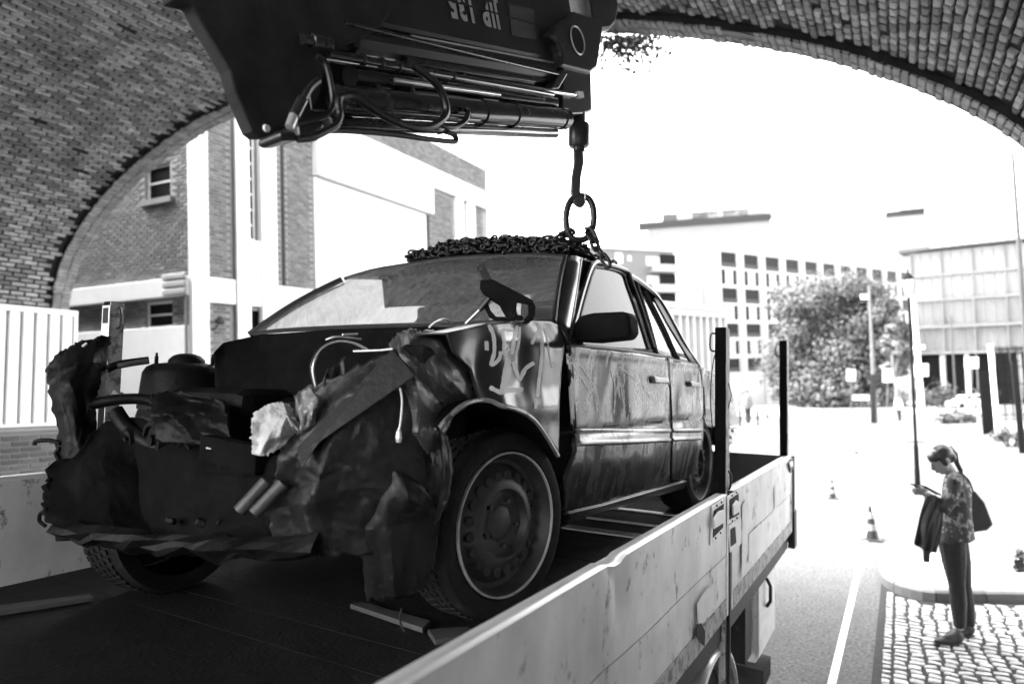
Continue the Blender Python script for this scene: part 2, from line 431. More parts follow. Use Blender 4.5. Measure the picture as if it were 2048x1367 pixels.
VB, VE, YR = -7.0, 6.72, Y0
VIA = thing('viaduct_arch', V((CEN.x, Y0, 0)), 'old brick railway viaduct arch spanning the street above the truck', 'bridge')
VOFF = -V((CEN.x, Y0, 0))
RV = .09                                            # barrel sits this far outside the face ring
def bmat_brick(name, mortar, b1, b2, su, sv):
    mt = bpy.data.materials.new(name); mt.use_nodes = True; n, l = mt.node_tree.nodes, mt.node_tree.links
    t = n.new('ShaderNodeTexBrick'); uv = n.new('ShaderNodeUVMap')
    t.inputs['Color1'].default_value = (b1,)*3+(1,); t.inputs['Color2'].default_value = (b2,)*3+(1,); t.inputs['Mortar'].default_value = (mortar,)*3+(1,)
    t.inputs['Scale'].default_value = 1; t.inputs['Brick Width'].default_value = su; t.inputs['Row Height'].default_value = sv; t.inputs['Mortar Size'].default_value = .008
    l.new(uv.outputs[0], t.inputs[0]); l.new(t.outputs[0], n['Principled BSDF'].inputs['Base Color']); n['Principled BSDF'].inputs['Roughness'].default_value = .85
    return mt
def shell(y0, y1, ny, mat, name):
    N = 140; mb = MB()
    mb.grid(lambda u, v: arch(u*ALEN, RV)[0]+V((0, lerp(y0, y1, v), 0))+VOFF, N, ny)
    me = mb.mesh(name, mat, 'all', recalc=False)
    uvl = me.uv_layers.new(name='UVMap')
    for lp in me.loops:
        vi = lp.vertex_index; uvl.data[lp.index].uv = (lerp(y0, y1, (vi//(N+1))/ny), (vi % (N+1))/N*ALEN)
    return inst(name, me, VIA)
YG = 1.2
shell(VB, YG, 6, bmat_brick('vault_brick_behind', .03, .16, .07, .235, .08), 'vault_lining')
shell(YG, VE+.02, 4, MAT['mortar'], 'vault_lining')
def add_brick(mb, c, ex, ey, ez, L, H, D, jit=.006):
    b = len(mb.v); j = lambda: random.uniform(-jit, jit)
    tl_ = random.uniform(-.004, .004)
    for k, (sc_, d) in enumerate(((0, 0), (0, D-.007), (.007, D))):
        for (x, y) in ((-1,-1),(1,-1),(1,1),(-1,1)):
            mb.v.append(c+ex*(x*(L/2-sc_)+j())+ey*(y*(H/2-sc_)+j()*.7)+ez*(d+(tl_*x if k else 0)))
    for r in range(2):
        for i in range(4):
            q = (i+1) % 4; mb._f((b+r*4+i, b+r*4+q, b+r*4+4+q, b+r*4+4+i))
    mb._f((b+8, b+9, b+10, b+11))
def brick_meshes(n, L, H, D, mat, jit=.006):
    out = []
    for k in range(n):
        b = MB(); b.tone = random.random()**1.15; add_brick(b, V((0,0,0)), V((1,0,0)), V((0,1,0)), V((0,0,1)), L, H, D, jit); out.append(b.mesh('brick', mat))
    return out
def place_bricks(items, parent, off, mat, L, H, D, nmax=300, jit=.006, name='brick'):
    """items: (centre, ex, ey, ez) in world; the nmax nearest ones in view become objects"""
    iv = [(proj(i[0])[2], k) for k, i in enumerate(items) if vis(i[0], 10)]; iv.sort()
    sel = set(k for _, k in iv[:nmax]); ms = brick_meshes(16, L, H, D, mat, jit); rest = MB(); n = 0
    for k, (c, ex, ey, ez) in enumerate(items):
        if k in sel:
            m = Matrix((ex, ey, ez)).transposed().to_4x4(); m.translation = off(c)
            if callable(getattr(off, 'rot', None)): m = off.rot(m)
            inst(name, random.choice(ms), parent, m)
        else:
            rest.tone = random.random()**1.15; n += 1
            add_brick(rest, off(c), off.vec(ex), off.vec(ey), off.vec(ez), L, H, D, jit)
    if n: rest.build(name, mat, parent, kind='stuff', recalc=False)
class Off:
    def __init__(s, fr): s.fr = fr; s.im = Matrix(fr.e).to_4x4()
    def __call__(s, p): return s.fr.loc(p)
    def vec(s, d): return V([d.dot(e) for e in s.fr.e])
    def rot(s, m):
        r = Matrix([s.vec(m.to_3x3().col[i]) for i in range(3)]).transposed().to_4x4(); r.translation = m.translation; return r
FV = Frame(-VOFF, (1,0,0), (0,1,0), (0,0,1))
its = []; itsh = []
ns = int(ALEN/.080)
for i in range(ns):
    s = (i+.5)*.080; p, tg, n = arch(s, RV)
    hd = s > ALEN*.535; st_ = .122 if hd else .235           # header bond on the right hand haunch
    y = YG+(st_/2 if i % 2 else 0)+random.uniform(-.012, .012); ye_ = VE-.06-random.random()**2*.16
    while y < ye_:
        if random.random() > .02:
            (itsh if hd else its).append((p+V((0, y, 0)), V((0,1,0)), tg, -n))
        y += st_
place_bricks(its, VIA, Off(FV), MAT['vbrick'], .208, .056, .034, 160, .008)
place_bricks(itsh, VIA, Off(FV), MAT['vbrick'], .098, .056, .034, 140, .008)
# face ring: lower than the barrel, worn bricks, dark joint where it meets the barrel
rg = MB()
N = 150
rg.grid(lambda u, v: (arch(u*ALEN, (RV+.02)*(1-v))[0]+V((0, VE+.07*nz((u*90,0,0))+.09*max(0, nz((u*34,3,0))), 0))+VOFF), N*3, 2)
rg.build('ring_edge', MAT['mortar'], VIA)
rg = MB(); rg.grid(lambda u, v: arch(u*ALEN, .012)[0]+V((0, lerp(VE, Y0-.03, v), 0))+VOFF, N, 2); rg.build('ring_soffit', MAT['hmortar'], VIA)
rb = MB()
for i in range(int(ALEN/.078)):
    p, tg, n = arch((i+.5)*.078, .014)
    for q in range(2):
        if nz((i*.11, q, 4)) > .38 and q == 0: continue
        rb.tone = .3+.4*random.random()+.3*nz((i*.2, q, 1)); y = VE+.05+q*.17+random.uniform(-.008, .008)
        add_brick(rb, p+V((0, y, 0))+VOFF, V((0,1,0)), tg, -n, random.uniform(.14,.165), .062, .010+.016*random.random(), .009)
rb.build('ring_brick', MAT['ringbrick'], VIA, kind='stuff')
# outer body of the bridge: spandrel, parapet and deck
prof = [arch(ALEN*i/90, 0)[0] for i in range(91)]
rect = [V((22, 0, -.5)), V((22, 0, 8.9)), V((-34, 0, 8.9)), V((-34, 0, -.5))]
MB().prism([p+V((0, Y0-.028, 0))+VOFF for p in prof+rect], (0, .028, 0)).build('spandrel_wall', MAT['ringbrick'], VIA)
MB().ab(-34-CEN.x, 22-CEN.x, VB-Y0, -.03, 8.3, 8.9).build('deck', MAT['conc'], VIA)
MB().ab(-34-CEN.x, 22-CEN.x, -.40, .0, 8.9, 9.9).build('parapet', MAT['ringbrick'], VIA)
MB().ab(-34-CEN.x, 22-CEN.x, VB-Y0, VB-Y0+.2, 6.8, 8.9).build('far_spandrel', MAT['ringbrick'], VIA)
# plant rooted in the crown of the arch
hp = thing('hanging_plant', arch(ALEN*.53)[0]+V((0, Y0+.1, -.1)), 'leafy plant hanging over the bright crown of the brick arch', 'plant')
lf = MB(); st = MB()
hc = V(hp.location)
for k in range(650):
    u, v = random.gauss(1250, 36), 72+abs(random.gauss(0, 28))
    c = at(u, v, (Y0+random.uniform(.02, .3))/ray(u, v).y)-hc
    a = V((random.gauss(0,1), random.gauss(0,1), random.gauss(0,1))).normalized(); b = a.orthogonal().normalized(); s = random.uniform(.025, .05)
    lf.tone = random.random(); i = len(lf.v); lf.v += [c-a*s, c-b*s*.5, c+a*s, c+b*s*.5]; lf._f((i, i+1, i+2, i+3))
for k in range(9):
    u = 1215+k*9; p0 = at(u, 74, (Y0+.1)/ray(u, 74).y)-hc; p1 = at(u+random.uniform(-20,20), 118, (Y0+.2)/ray(u, 118).y)-hc
    st.tube([p0, p0.lerp(p1,.5)+V((.03,0,0)), p1], .006, 4)
lf.build('foliage', MAT['leaf'], hp); st.build('stem', MAT['bark'], hp)

# ================================================================== LEFT BRICK BUILDING
P2 = R(1.86)
UG = (UP*math.cos(ROL)-RT*math.sin(ROL))*math.cos(P2)+FW*math.sin(P2)
def ghor(u): 
    k = [v for v in range(600, 1100) if ray(u, v).dot(UG) < 0]; return k[0]
def gdir(u):
    d = ray(u, ghor(u)); d -= UG*d.dot(UG); return d.normalized()
dB = gdir(1685); KP = at(385, 600, 15.0)
FB = Frame(KP, dB, UG.cross(dB), UG)      # x along the street front, y into the building, z up
BLD = thing('brick_building', FB.matrix(), 'brick and white rendered industrial building on the corner beyond the arch', 'building')
bp = lambda u, v, d=0: (lambda p: (p.x, p.z))(FB.plane(u, v, 1, d))
ap = lambda u, v, d=0: (lambda p: (p.y, p.z))(FB.plane(u, v, 0, d))
BX1 = bp(973, 360)[0]; PTOP = bp(973, 340)[1]; PBOT = bp(973, 388)[1]
def holes_wall(mb, fx, a0, a1, z0, z1, holes):
    xs = sorted({a0, a1, *[h[0] for h in holes], *[h[1] for h in holes]}); zs = sorted({z0, z1, *[h[2] for h in holes], *[h[3] for h in holes]})
    for i in range(len(xs)-1):
        for k in range(len(zs)-1):
            cx, cz = (xs[i]+xs[i+1])/2, (zs[k]+zs[k+1])/2
            if any(h[0] < cx < h[1] and h[2] < cz < h[3] for h in holes): continue
            fx(mb, xs[i], xs[i+1], zs[k], zs[k+1])
def wA(mb, a0, a1, z0, z1): mb.ab(0, .2, a0, a1, z0, z1)
def wB(mb, a0, a1, z0, z1): mb.ab(a0, a1, 0, .2, z0, z1)
ya0, zA = ap(290, 402); ya1 = ap(341, 402)[0]; zA1 = ap(310, 330)[1]
w1 = (ya1, ya0, zA, zA1); yb0, zb0 = ap(290, 657); yb1, zb1 = ap(345, 600); w2 = (yb1, yb0, zb0, zb1)
tx0, tz0 = bp(494, 478); tx1, tz1 = bp(511, 236); t3 = (tx0, tx1, tz0, min(tz1, 5.0))
dx0 = bp(501, 640)[0]; dx1, dz1 = bp(522, 622); d4 = (dx0, dx1, -4.4, dz1)
mb = MB(); holes_wall(mb, wA, .2, 9, -7, PTOP, [w1, w2]); holes_wall(mb, wB, 0, BX1, -7, PTOP, [t3, d4])
mb.ab(.2, BX1, 8.8, 9, -7, PTOP); mb.ab(BX1-.2, BX1-.002, .2, 8.8, -7, PTOP)
mb.build('wall', MAT['hmortar'], BLD)
MB().ab(.2, BX1-.2, .2, 8.8, PTOP-.4, PTOP-.2).build('roof', MAT['concd'], BLD)
items = []
exB, eyB, ezB = FB.e
def brickfield(face, a0, a1, z0, z1, holes=()):
    k = 0; z = z0+.04
    while z < z1-.03:
        a = a0+(.118 if k % 2 else 0)+.118
        while a < a1-.11:
            if not any(h[0]-.10 < a < h[1]+.10 and h[2]-.03 < z < h[3]+.03 for h in holes):
                if face == 'A': items.append((FB.wld((0, a, z)), eyB, ezB, -exB))
                else: items.append((FB.wld((a, 0, z)), exB, ezB, -eyB))
            a += .235
        z += .079; k += 1
bandT, bandB = ap(300, 563)[1], ap(300, 598)[1]
lowT = ap(300, 656)[1]
brickfield('A', .03, 5.2, bandT, 4.7, [w1]); brickfield('A', .03, 5.2, lowT, bandB, [w2])
x412, x463, x548, x628 = bp(412,500)[0], bp(463,500)[0], bp(548,500)[0], bp(628,500)[0]
zbt, zbb = bp(430, 556)[1], bp(430, 606)[1]
brickfield('B', x412, x463, zbt, PBOT); brickfield('B', bp(418,640)[0], bp(460,640)[0], -1.6, zbb)
x563, x568 = bp(563,500)[0], bp(569,500)[0]; zc = bp(600, 577)[1]
brickfield('B', x548, x563, zc, PBOT-.2); brickfield('B', x568, x628, zc, PBOT-.2)
x858, x907, x945, x968 = bp(858,450)[0], bp(907,450)[0], bp(947,450)[0], bp(968,450)[0]
z858 = bp(858, 378)[1]
brickfield('B', x858, x907, zc-2, z858); brickfield('B', x945, x968, zc-2, bp(950, 410)[1])
brickfield('B', .1, BX1, PBOT, PTOP)
place_bricks(items, BLD, Off(FB), MAT['hbrick'], .218, .062, .012, 300, .004)
wh = lambda nm, *a, bev=.01, mat='white': MB().ab(*a).build(nm, MAT[mat], BLD, bevel=bev)
x385 = 0.0
wh('pilaster', -.10, x412-.02, -.12, .0-.002, -7, PTOP-.9)                 # corner pilaster
wh('string_course', -.14, -.002, .0, 6, bandB, bandT)                         # band on the left front
wh('string_course', x412-.015, x463+.02, -.10, -.002, zbb, zbt)
for k in range(3): wh('stone_block', -.19, -.142, .02, .75, bandB+.02+k*.17, bandB+.145+k*.17, bev=.02, mat='conc')
wh('plinth_wall', -.12, -.002, .0, 6, -7, lowT)
wh('pier', bp(466,500)[0], tx0-.02, -.14, -.002, -7, PBOT-.05)
wh('pier', tx1+.02, x548-.02, -.14, -.002, -7, PBOT-.05)
wh('wall_panel', tx0-.018, tx1+.018, -.10, -.002, dz1+.1, tz0-.02)
wh('string_course', x548-.015, x628+.1, -.08, -.002, -4.5, zc)
xg1 = bp(850,450)[0]
zl0, zl1 = bp(627, 352)[1], PBOT-.02
wh('garage_panel', x628, xg1-.02, -.06, -.002, -4.5, zl0-.03)
wh('lintel', x628-.02, x858-.02, -.24, -.002, zl0, zl0+.95)
wh('fascia', x548, BX1+.02, -.17, -.002, zl0+1.0, PBOT-.01)
wh('door_frame', x907+.01, bp(923,450)[0], -.12, -.002, -4.5, zl0+.98)
wh('door_frame', bp(930,450)[0], x945-.05, -.12, -.002, -4.5, zl0+.98)
wh('wall_panel', x907-.01, BX1, -.16, -.125, bp(930,402)[1], zl0+.99)
wh('reveal', xg1-.015, x858-.03, -.05, -.002, -4.5, zl0-.02, mat='darkgap')
wh('downpipe', x563+.01, x568-.01, -.05, -.002, -4.5, PBOT-.1, mat='darkgap')
wh('downpipe', x463+.03, x463+.10, -.09, -.002, -4.5, PBOT-.1, mat='concd')
wh('downpipe', -.16, -.102, .02, .07, -7, bandB-.01, mat='concd')
def window(parent, face, h, bars_v, bars_h, sill=True):
    a0, a1, z0, z1 = h
    f = MB(); t = .05
    bx = (lambda m, p, q, r, s, d0, d1: m.ab(d0, d1, p, q, r, s)) if face == 'A' else (lambda m, p, q, r, s, d0, d1: m.ab(p, q, d0, d1, r, s))
    for (p, q, r, s) in ((a0,a0+t,z0,z1),(a1-t,a1,z0,z1),(a0+t,a1-t,z0,z0+t),(a0+t,a1-t,z1-t,z1)): bx(f, p, q, r, s, .08, .14)
    for k in range(bars_v): c = lerp(a0, a1, (k+1)/(bars_v+1)); bx(f, c-.02, c+.02, z0+t, z1-t, .09, .13)
    for k in range(bars_h): c = lerp(z0, z1, (k+1)/(bars_h+1)); bx(f, a0+t, a1-t, c-.02, c+.02, .085, .135)
    w_ = f.build('window', MAT['frame'], parent)
    g = MB(); bx(g, a0+t*.5, a1-t*.5, z0+t*.5, z1-t*.5, .105, .112); g.build('pane', MAT['darkwin'], w_)
    if sill:
        s_ = MB(); bx(s_, a0-.08, a1+.08, z0-.13, z0-.002, -.07, .16); s_.build('sill', MAT['concd'], w_)
window(BLD, 'A', w1, 0, 1); window(BLD, 'A', w2, 0, 1); window(BLD, 'B', t3, 0, 7, False)
MB().ab(d4[0], d4[1], .1, .16, d4[2], d4[3]).build('door', MAT['darkwin'], BLD)
lx, lz = bp(437, 645, -.2)
mb = MB(); mb.tube([V((lx, -.0, lz-.15)), V((lx, -.12, lz-.12)), V((lx, -.2, lz))], .02, 6); mb.lathe([(.10,0),(.11,.06),(.05,.16),(.0,.17)], (lx, -.22, lz-.02), (0,-.3,1), 10)
mb.build('wall_lamp', MAT['darkgap'], BLD)

# ================================================================== LOW WALL WITH WHITE METAL HOARDING, left of the truck
XW = -10.5
FW_ = Frame((XW, 0, 0), (0,1,0), (-1,0,0), (0,0,1))
q = lambda u, v: (lambda p: (p.x, p.z))(FW_.plane(u, v, 1, 0))
ye, zt = q(145, 622); _, zb = q(110, 857)
LW = thing('boundary_wall', FW_.matrix(), 'low brick boundary wall left of the truck under white metal panels', 'wall')
MB().ab(-2, ye-.05, .0, .22, -.1, zb-.02).build('wall_core', MAT['hmortar'], LW)
items = []; k = 0; z = 1.0
while z < zb-.05:
    a = 2.5+(.118 if k % 2 else 0)
    while a < ye-.15: items.append((FW_.wld((a, 0, z)), FW_.e[0], FW_.e[2], -FW_.e[1])); a += .235
    z += .079; k += 1
place_bricks(items, LW, Off(FW_), MAT['hbrick'], .218, .062, .012, 300, .004)
MB().ab(-2, ye-.03, -.03, .25, zb-.02, zb+.05).build('coping', MAT['conc'], LW, bevel=.01)
HO = thing('metal_hoarding', FW_.matrix((ye, 0, zb+.05)), 'white ribbed metal hoarding panels on top of the low brick wall', 'fence')
hh = zt-zb-.05; pw = .17
for k in range(26):
    x1_ = -k*pw; x0_ = x1_-pw
    mb = MB()
    mb.prism([V((x0_+.012, 0, .04)), V((x0_+.022, -.05, .04)), V((x1_-.022, -.05, .04)), V((x1_-.012, 0, .04))], (0,0,hh-.12)); mb.build('panel', MAT['whitem'], HO, bevel=.004)
MB().ab(-26*pw, 0, .002, .03, .05, hh-.1).build('backing_sheet', MAT['concd'], HO)
MB().ab(-26*pw, .02, -.065, .04, hh-.08, hh).build('top_rail', MAT['whitem'], HO)
MB().ab(-26*pw, .02, -.065, .04, 0, .04).build('bottom_rail', MAT['whitem'], HO)
MB().ab(-.0, .05, -.06, .05, .0, hh).build('end_post', MAT['whitem'], HO)
# ================================================================== FAR BUILDINGS
def gframe(u, v, dep, vpx):
    """frame with its origin on the facade, x along the facade (towards the vanishing point), y into the building"""
    ex = gdir(vpx) if vpx > 1024 else -gdir(vpx)
    ey = UG.cross(ex)
    return Frame(at(u, v, dep), ex, ey, UG)
def simple_windows(parent, rects, mat='darkwin', depth=.25, frame=None, rail=None):
    for (x0, x1, z0, z1) in rects:
        wn = MB().ab(x0, x1, depth, depth+.06, z0, z1).build('window', MAT[mat], parent)
        if rail: MB().ab(x0, x1, .0, .06, z0, z0+(z1-z0)*.3).build('balcony_rail', MAT[rail], wn)
def wallh(mb, a0, a1, z0, z1, holes, th=.12):
    holes_wall(mb, lambda m_, p, q_, r, s: m_.ab(p, q_, 0, th, r, s), a0, a1, z0, z1, holes)
# white block with dark loggias
F1 = gframe(1440, 497, 130, 2950)
B1 = thing('white_apartment_block', F1.matrix(), 'white framed block with rows of dark loggias behind the big tree', 'building')
p1 = lambda zx, zy: (lambda p: (p.x, p.z))(F1.plane(1420+zx/3.597, 480+zy/3.597, 1, 0))
c0, c1 = p1(82, 100)[0], p1(182, 100)[0]; pitch = (p1(548, 150)[0]-c0)/3
zr = [(p1(90, a)[1], p1(90, b)[1]) for a, b in ((190,82),(315,207),(448,340),(570,466),(697,597),(822,722),(952,852))]
hl = []; wide = []; nar = []
for k in range(11):
    x0 = c0+k*pitch-.22; x1 = x0+(c1-c0)+.44
    for i, (a, b) in enumerate(zr):
        if i % 2 == 0: wide.append((x0, x1, a, b))
        else:
            wn = (c1-c0)*.28; nar += [(x0, x0+wn, a, b), (x1-wn, x1, a, b)]
mb = MB(); wallh(mb, -1.0, c0+11*pitch, -36, .3, wide+nar)
mb.ab(-1, c0+11*pitch, 12, 12.4, -36, .3); mb.ab(-1, -.6, .4, 12, -36, .3); mb.build('wall', MAT['pale'], B1)
MB().ab(-1.2, c0+11*pitch, -.2, 12.6, .3, .6).build('roof', MAT['pale'], B1)
simple_windows(B1, wide, 'darkwin', .125, rail='steel_dk'); simple_windows(B1, nar, 'darkwin', .13)
for k in range(12):
    x = c0+k*pitch-(pitch-(c1-c0))/2; MB().ab(x-.6, x+.6, -.25, -.004, -36, .2).build('column', MAT['pale'], B1)
# plain white block left of it
F2 = gframe(1345, 492, 128, 2950)
B2 = thing('blank_white_block', F2.matrix(), 'plain windowless white block between the balconies and the loggia block', 'building')
MB().ab(0, 9.0, 0, 10, -36, 1.2).build('wall', MAT['white'], B2); MB().ab(-.1, 9.1, -.1, 10.1, 1.2, 1.5).build('roof', MAT['white'], B2)
# grey block with balconies
F3 = gframe(1215, 498, 112, 4200)
B3 = thing('balcony_block', F3.matrix(), 'grey rendered block with projecting balconies right of the lifting hook', 'building')
p3 = lambda zx, zy: (lambda p: (p.x, p.z))(F3.plane(1180+zx/5.258, 400+zy/5.258, 1, 0))
X3 = p3(880, 560)[0]
rc = []
for a in ((262,355,545,670),(395,445,575,640),(590,740,585,690),(600,735,790,880),(262,355,740,860)):
    x0, z1 = p3(a[0], a[2]); x1, z0 = p3(a[1], a[3]); rc.append((x0, x1, z0, z1))
mb = MB(); wallh(mb, -9, X3, -32, 0, rc); mb.ab(-9, X3, 11, 11.3, -32, 0); mb.ab(X3-.3, X3-.002, .4, 11, -32, -.002); mb.build('wall', MAT['concd'], B3)
MB().ab(-9.2, X3+.2, -.2, 11.4, .0, .25).build('roof', MAT['conc'], B3)
simple_windows(B3, rc, 'white', .2)
for (yt, yb) in ((680, 760), (890, 970), (1095, 1120)):
    x0, zt_ = p3(600, yt); x1, zb_ = p3(905, yb)
    bl = MB().ab(x0, x1+.6, -1.5, -.002, zb_-.15, zb_).build('balcony', MAT['conc'], B3)
    MB().ab(x0, x1+.6, -1.5, -1.46, zb_+.002, zt_).build('balustrade', MAT['conc'], bl)
    MB().ab(lerp(x0, x1, .45), x1, -.03, -.004, zt_-.1, zt_+1.9).build('balcony_door', MAT['darkwin'], bl)
# low colonnaded building
F4 = gframe(1340, 604, 60, 2300)
B4 = thing('low_colonnade', F4.matrix(), 'low pale colonnaded building seen just behind the car tail', 'building')
p4 = lambda u, v: (lambda p: (p.x, p.z))(F4.plane(u, v, 1, 0))
X4 = p4(1455, 650)[0]; zc0 = p4(1345, 622)[1]
MB().ab(-6, X4, .9, 1.2, -12, -.4).build('wall', MAT['conc'], B4); MB().ab(-6, X4+.1, -.2, 6, -.38, 0).build('roof', MAT['white'], B4); MB().ab(-6, X4, -.05, .9, -1.1, -.4).build('cornice', MAT['conc'], B4)
n4 = 14
for k in range(n4): 
    x = lerp(-6, X4-.3, k/(n4-1)); MB().ab(x-.16, x+.16, .0, .4, -12, -1.102).build('column', MAT['pale'], B4)
# long pale roof terrace in the distance
F5 = gframe(1295, 449, 190, -4700)
B5 = thing('distant_white_slab', F5.matrix(), 'long distant white slab with a dark roof edge above the loggia block', 'building')
X5 = F5.plane(1542, 440, 1, 0).x
MB().ab(0, X5, 0, 3, -52, -1.2).build('wall', MAT['hazew'], B5)
MB().ab(-2.5, X5, -.4, 3, -1.19, .6).build('roof', MAT['steel_dk'], B5)
for k in range(6):
    x = lerp(4, X5-8, k/5); r_ = MB().ab(x, x+11, 2, 8, .6, 3.0).build('roof_cabin', MAT['pole_dk' if k % 2 == 0 else 'pale'], B5)
F6 = gframe(1755, 437, 210, -2300)
B6 = thing('distant_tower_top', F6.matrix(), 'distant white block with a small dark roof house, far above the tree', 'building')
X6 = F6.plane(1858, 430, 1, 0).x
MB().ab(0, X6, 0, 14, -60, 0).build('wall', MAT['hazew'], B6); MB().ab(2.5, X6-.8, 1, 10, .0, 2.0).build('roof_house', MAT['steel_dk'], B6); MB().ab(6, X6-.4, .6, 11, 2.0, 2.9).build('roof', MAT['pale'], B6); MB().ab(10, 12, 4, 6, 2.9, 4.6).build('chimney', MAT['concd'], B6)
# glass office on the right
F7 = gframe(1815, 500, 92, -770)
B7 = thing('glass_office', F7.matrix(), 'glass fronted office block with a thin dark flat roof at the right', 'building')
p7 = lambda u, v: (lambda p: (p.x, p.z))(F7.plane(u, v, 1, 0))
ez = [p7(1840, v)[1] for v in (553, 602, 655, 706)]
X7 = 32
MB().ab(-1.0, X7, -.5, 4, -.34, .0).build('roof', MAT['pole_dk'], B7)
MB().ab(1, X7, 1.6, 14, -26, -.56).build('core', MAT['pale'], B7)
for z in ez: MB().ab(.3, X7, -.3, 1.6, z-.16, z+.16).build('floor_edge', MAT['concd'], B7)
zz = [-.56]+ez
for i in range(len(zz)-1):
    t_, b_ = zz[i]-(.22 if i else 0), zz[i+1]+.22
    for k in range(9):
        x0 = .3+k*3.4; MB().ab(x0+.05, x0+3.35, .0, .08, b_+.01, t_-.01).build('pane', MAT['bgglass'] if i > 0 else MAT['hazew'], B7)
    for k in range(5): 
        x0 = .3+k*6.8+(3.4 if i % 2 else 0)
        if i: MB().ab(x0+2.2, x0+3.3, .6, .7, b_+.02, t_-.4).build('blind', MAT['darkwin'] if k % 2 == 0 else MAT['concd'], B7)
for k in range(28): MB().ab(.28+k*1.133, .34+k*1.133, -.06, .0, ez[-1]+.2, -.6).build('glazing_bar', MAT['concd'], B7)
for k in range(10): MB().ab(.27+k*3.4, .37+k*3.4, -.32, .1, -26, -.6).build('mullion', MAT['concd'], B7)
MB().ab(.4, X7, 1.2, 1.5, -26, ez[-1]-.24).build('undercroft', MAT['darkwin'], B7)
for k in range(12): MB().ab(.4+k*2.7, .9+k*2.7, .2, .7, -26, ez[-1]-.24).build('column', MAT['pale'], B7)

# ================================================================== TREES AND SHRUBS
def leafcloud(mb, c, rad, n, s0, s1, seed=0, shellp=.5, bias=0.0):
    for _ in range(n):
        d = V((random.gauss(0,1), random.gauss(0,1), random.gauss(0,1))).normalized(); r = random.random()**(1-shellp*.66)
        d = V((d.x*rad[0], d.y*rad[1], d.z*rad[2]))*r
        p = c+d
        nn = d.normalized()+V((random.gauss(0,1), random.gauss(0,1), random.gauss(0,1)))*.35+V((0,0,.45)); nn.normalize()
        a = nn.orthogonal().normalized(); b = nn.cross(a); th_ = random.uniform(0, 6.28); a, b = a*math.cos(th_)+b*math.sin(th_), b*math.cos(th_)-a*math.sin(th_); s = random.uniform(s0, s1)
        mb.tone = min(1, max(0, .5+nz(p, .35, seed)*.9+random.uniform(-.1, .1)))
        i = len(mb.v); mb.v += [p-a*s, p-b*s*.6, p+a*s, p+b*s*.6]; mb._f((i, i+1, i+2, i+3))
def tree(name, base, H, W, label, cat, mat='leaf', n=3500, leaf=(.28,.6), clumps=16, low=.12, group=None, seed=1):
    random.seed(seed); t = thing(name, base, label, cat, group)
    tr = MB(); tr.tube([V((0,0,0)), V((.1,0,H*.2)), V((-.1,.1,H*.45)), V((0,0,H*.75))], [H*.028, H*.022, H*.016, H*.006], 8)
    cl = []
    for k in range(clumps):
        a = random.uniform(0, 6.283); zf = random.uniform(low, .86); rr = W*.5*math.sqrt(max(.05, 1-((zf-.45)/.55)**2))
        p = V((math.cos(a)*rr*random.uniform(.3,.85), math.sin(a)*rr*random.uniform(.3,.85), H*zf)); cl.append(p)
        tr.tube([V((0,0,H*max(.1, zf*.55))), V((p.x*.5, p.y*.5, H*zf*.8)), p], [H*.009, H*.006, H*.002], 5)
    tr.build('trunk', MAT['bark'], t)
    lf = MB()
    for p in cl+[V((0,0,H*.86))]:
        s = W*random.uniform(.13, .25); leafcloud(lf, p, (s, s, s*random.uniform(.7, .95)), n//clumps, *leaf, seed=seed)
    lf.build('crown', MAT[mat], t, recalc=False); return t
gp = lambda u, v: on_z(u, v)
tb = gp(1668, 813); dep = proj(tb)[2]; k_ = dep/FPX
tree('broadleaf_tree', tb, 272*k_, 285*k_, 'large round broadleaf tree in the middle distance before the white block', 'tree', n=62000, clumps=70, low=.10, leaf=(.13,.3), seed=3)
tb2 = gp(1765, 815); d2 = proj(tb2)[2]/FPX
tree('broadleaf_tree', gp(1768, 812), 262*d2, 150*d2, 'darker right hand tree merging with the large round one', 'tree', n=20000, clumps=26, low=.16, leaf=(.13,.3), seed=5)
tree('young_tree', gp(1795, 818), 190*proj(gp(1795,818))[2]/FPX, 75*proj(gp(1795,818))[2]/FPX, 'small pale leaved tree left of the black lamp post', 'tree', 'leafl', n=2600, clumps=10, low=.4, leaf=(.15,.3), seed=8)
def shrub(px, w_, h_, label, mat='leaf', seed=1, n=900, name='shrub', lf=(.1,.28), kind=None):
    random.seed(seed); b = gp(*px); k = proj(b)[2]/FPX; t = thing(name, b, label, 'shrub', None)
    f = MB(); s_ = MB(); W, Hh = w_*k, h_*k
    for c in range(9):
        a = random.uniform(-1, 1); p = V((RT.x*a*W*.36, RT.y*a*W*.36+random.uniform(-.2,.2)*W, Hh*random.uniform(.3,.62)*(1-.35*abs(a))))
        leafcloud(f, p, (W*.2, W*.2, Hh*.36), n//9, *lf, seed=seed, shellp=.3); s_.tube([V((p.x*.3, p.y*.3, 0)), p], [.05, .015], 4)
    f.build('foliage', MAT[mat], t, recalc=False); s_.build('stem', MAT['bark'], t)
shrub((1590, 812), 90, 44, 'low pale bushes at the foot of the white loggia block', 'leafl', seed=19, n=900)
shrub((1830, 814), 80, 50, 'dark bush between the round sign and the lamp post', seed=23, n=900)
shrub((1672, 812), 130, 84, 'spiky shrub below the large tree', seed=2, n=1500, mat='leafl')
shrub((1782, 813), 95, 62, 'dark rounded shrub right of the spiky one', seed=4, n=900)
shrub((1885, 815), 105, 66, 'rounded shrub behind the black lamp post', seed=6, n=900)
shrub((1972, 812), 60, 50, 'shrub below the glass office beside the thin pole', seed=9, n=500)
shrub((1912, 846), 92, 30, 'low grassy mound on the verge behind the woman', 'leafl', seed=12, n=700, lf=(.06,.2))
shrub((1570, 808), 60, 55, 'pale bush left of the large tree', 'leafl', seed=13, n=500)
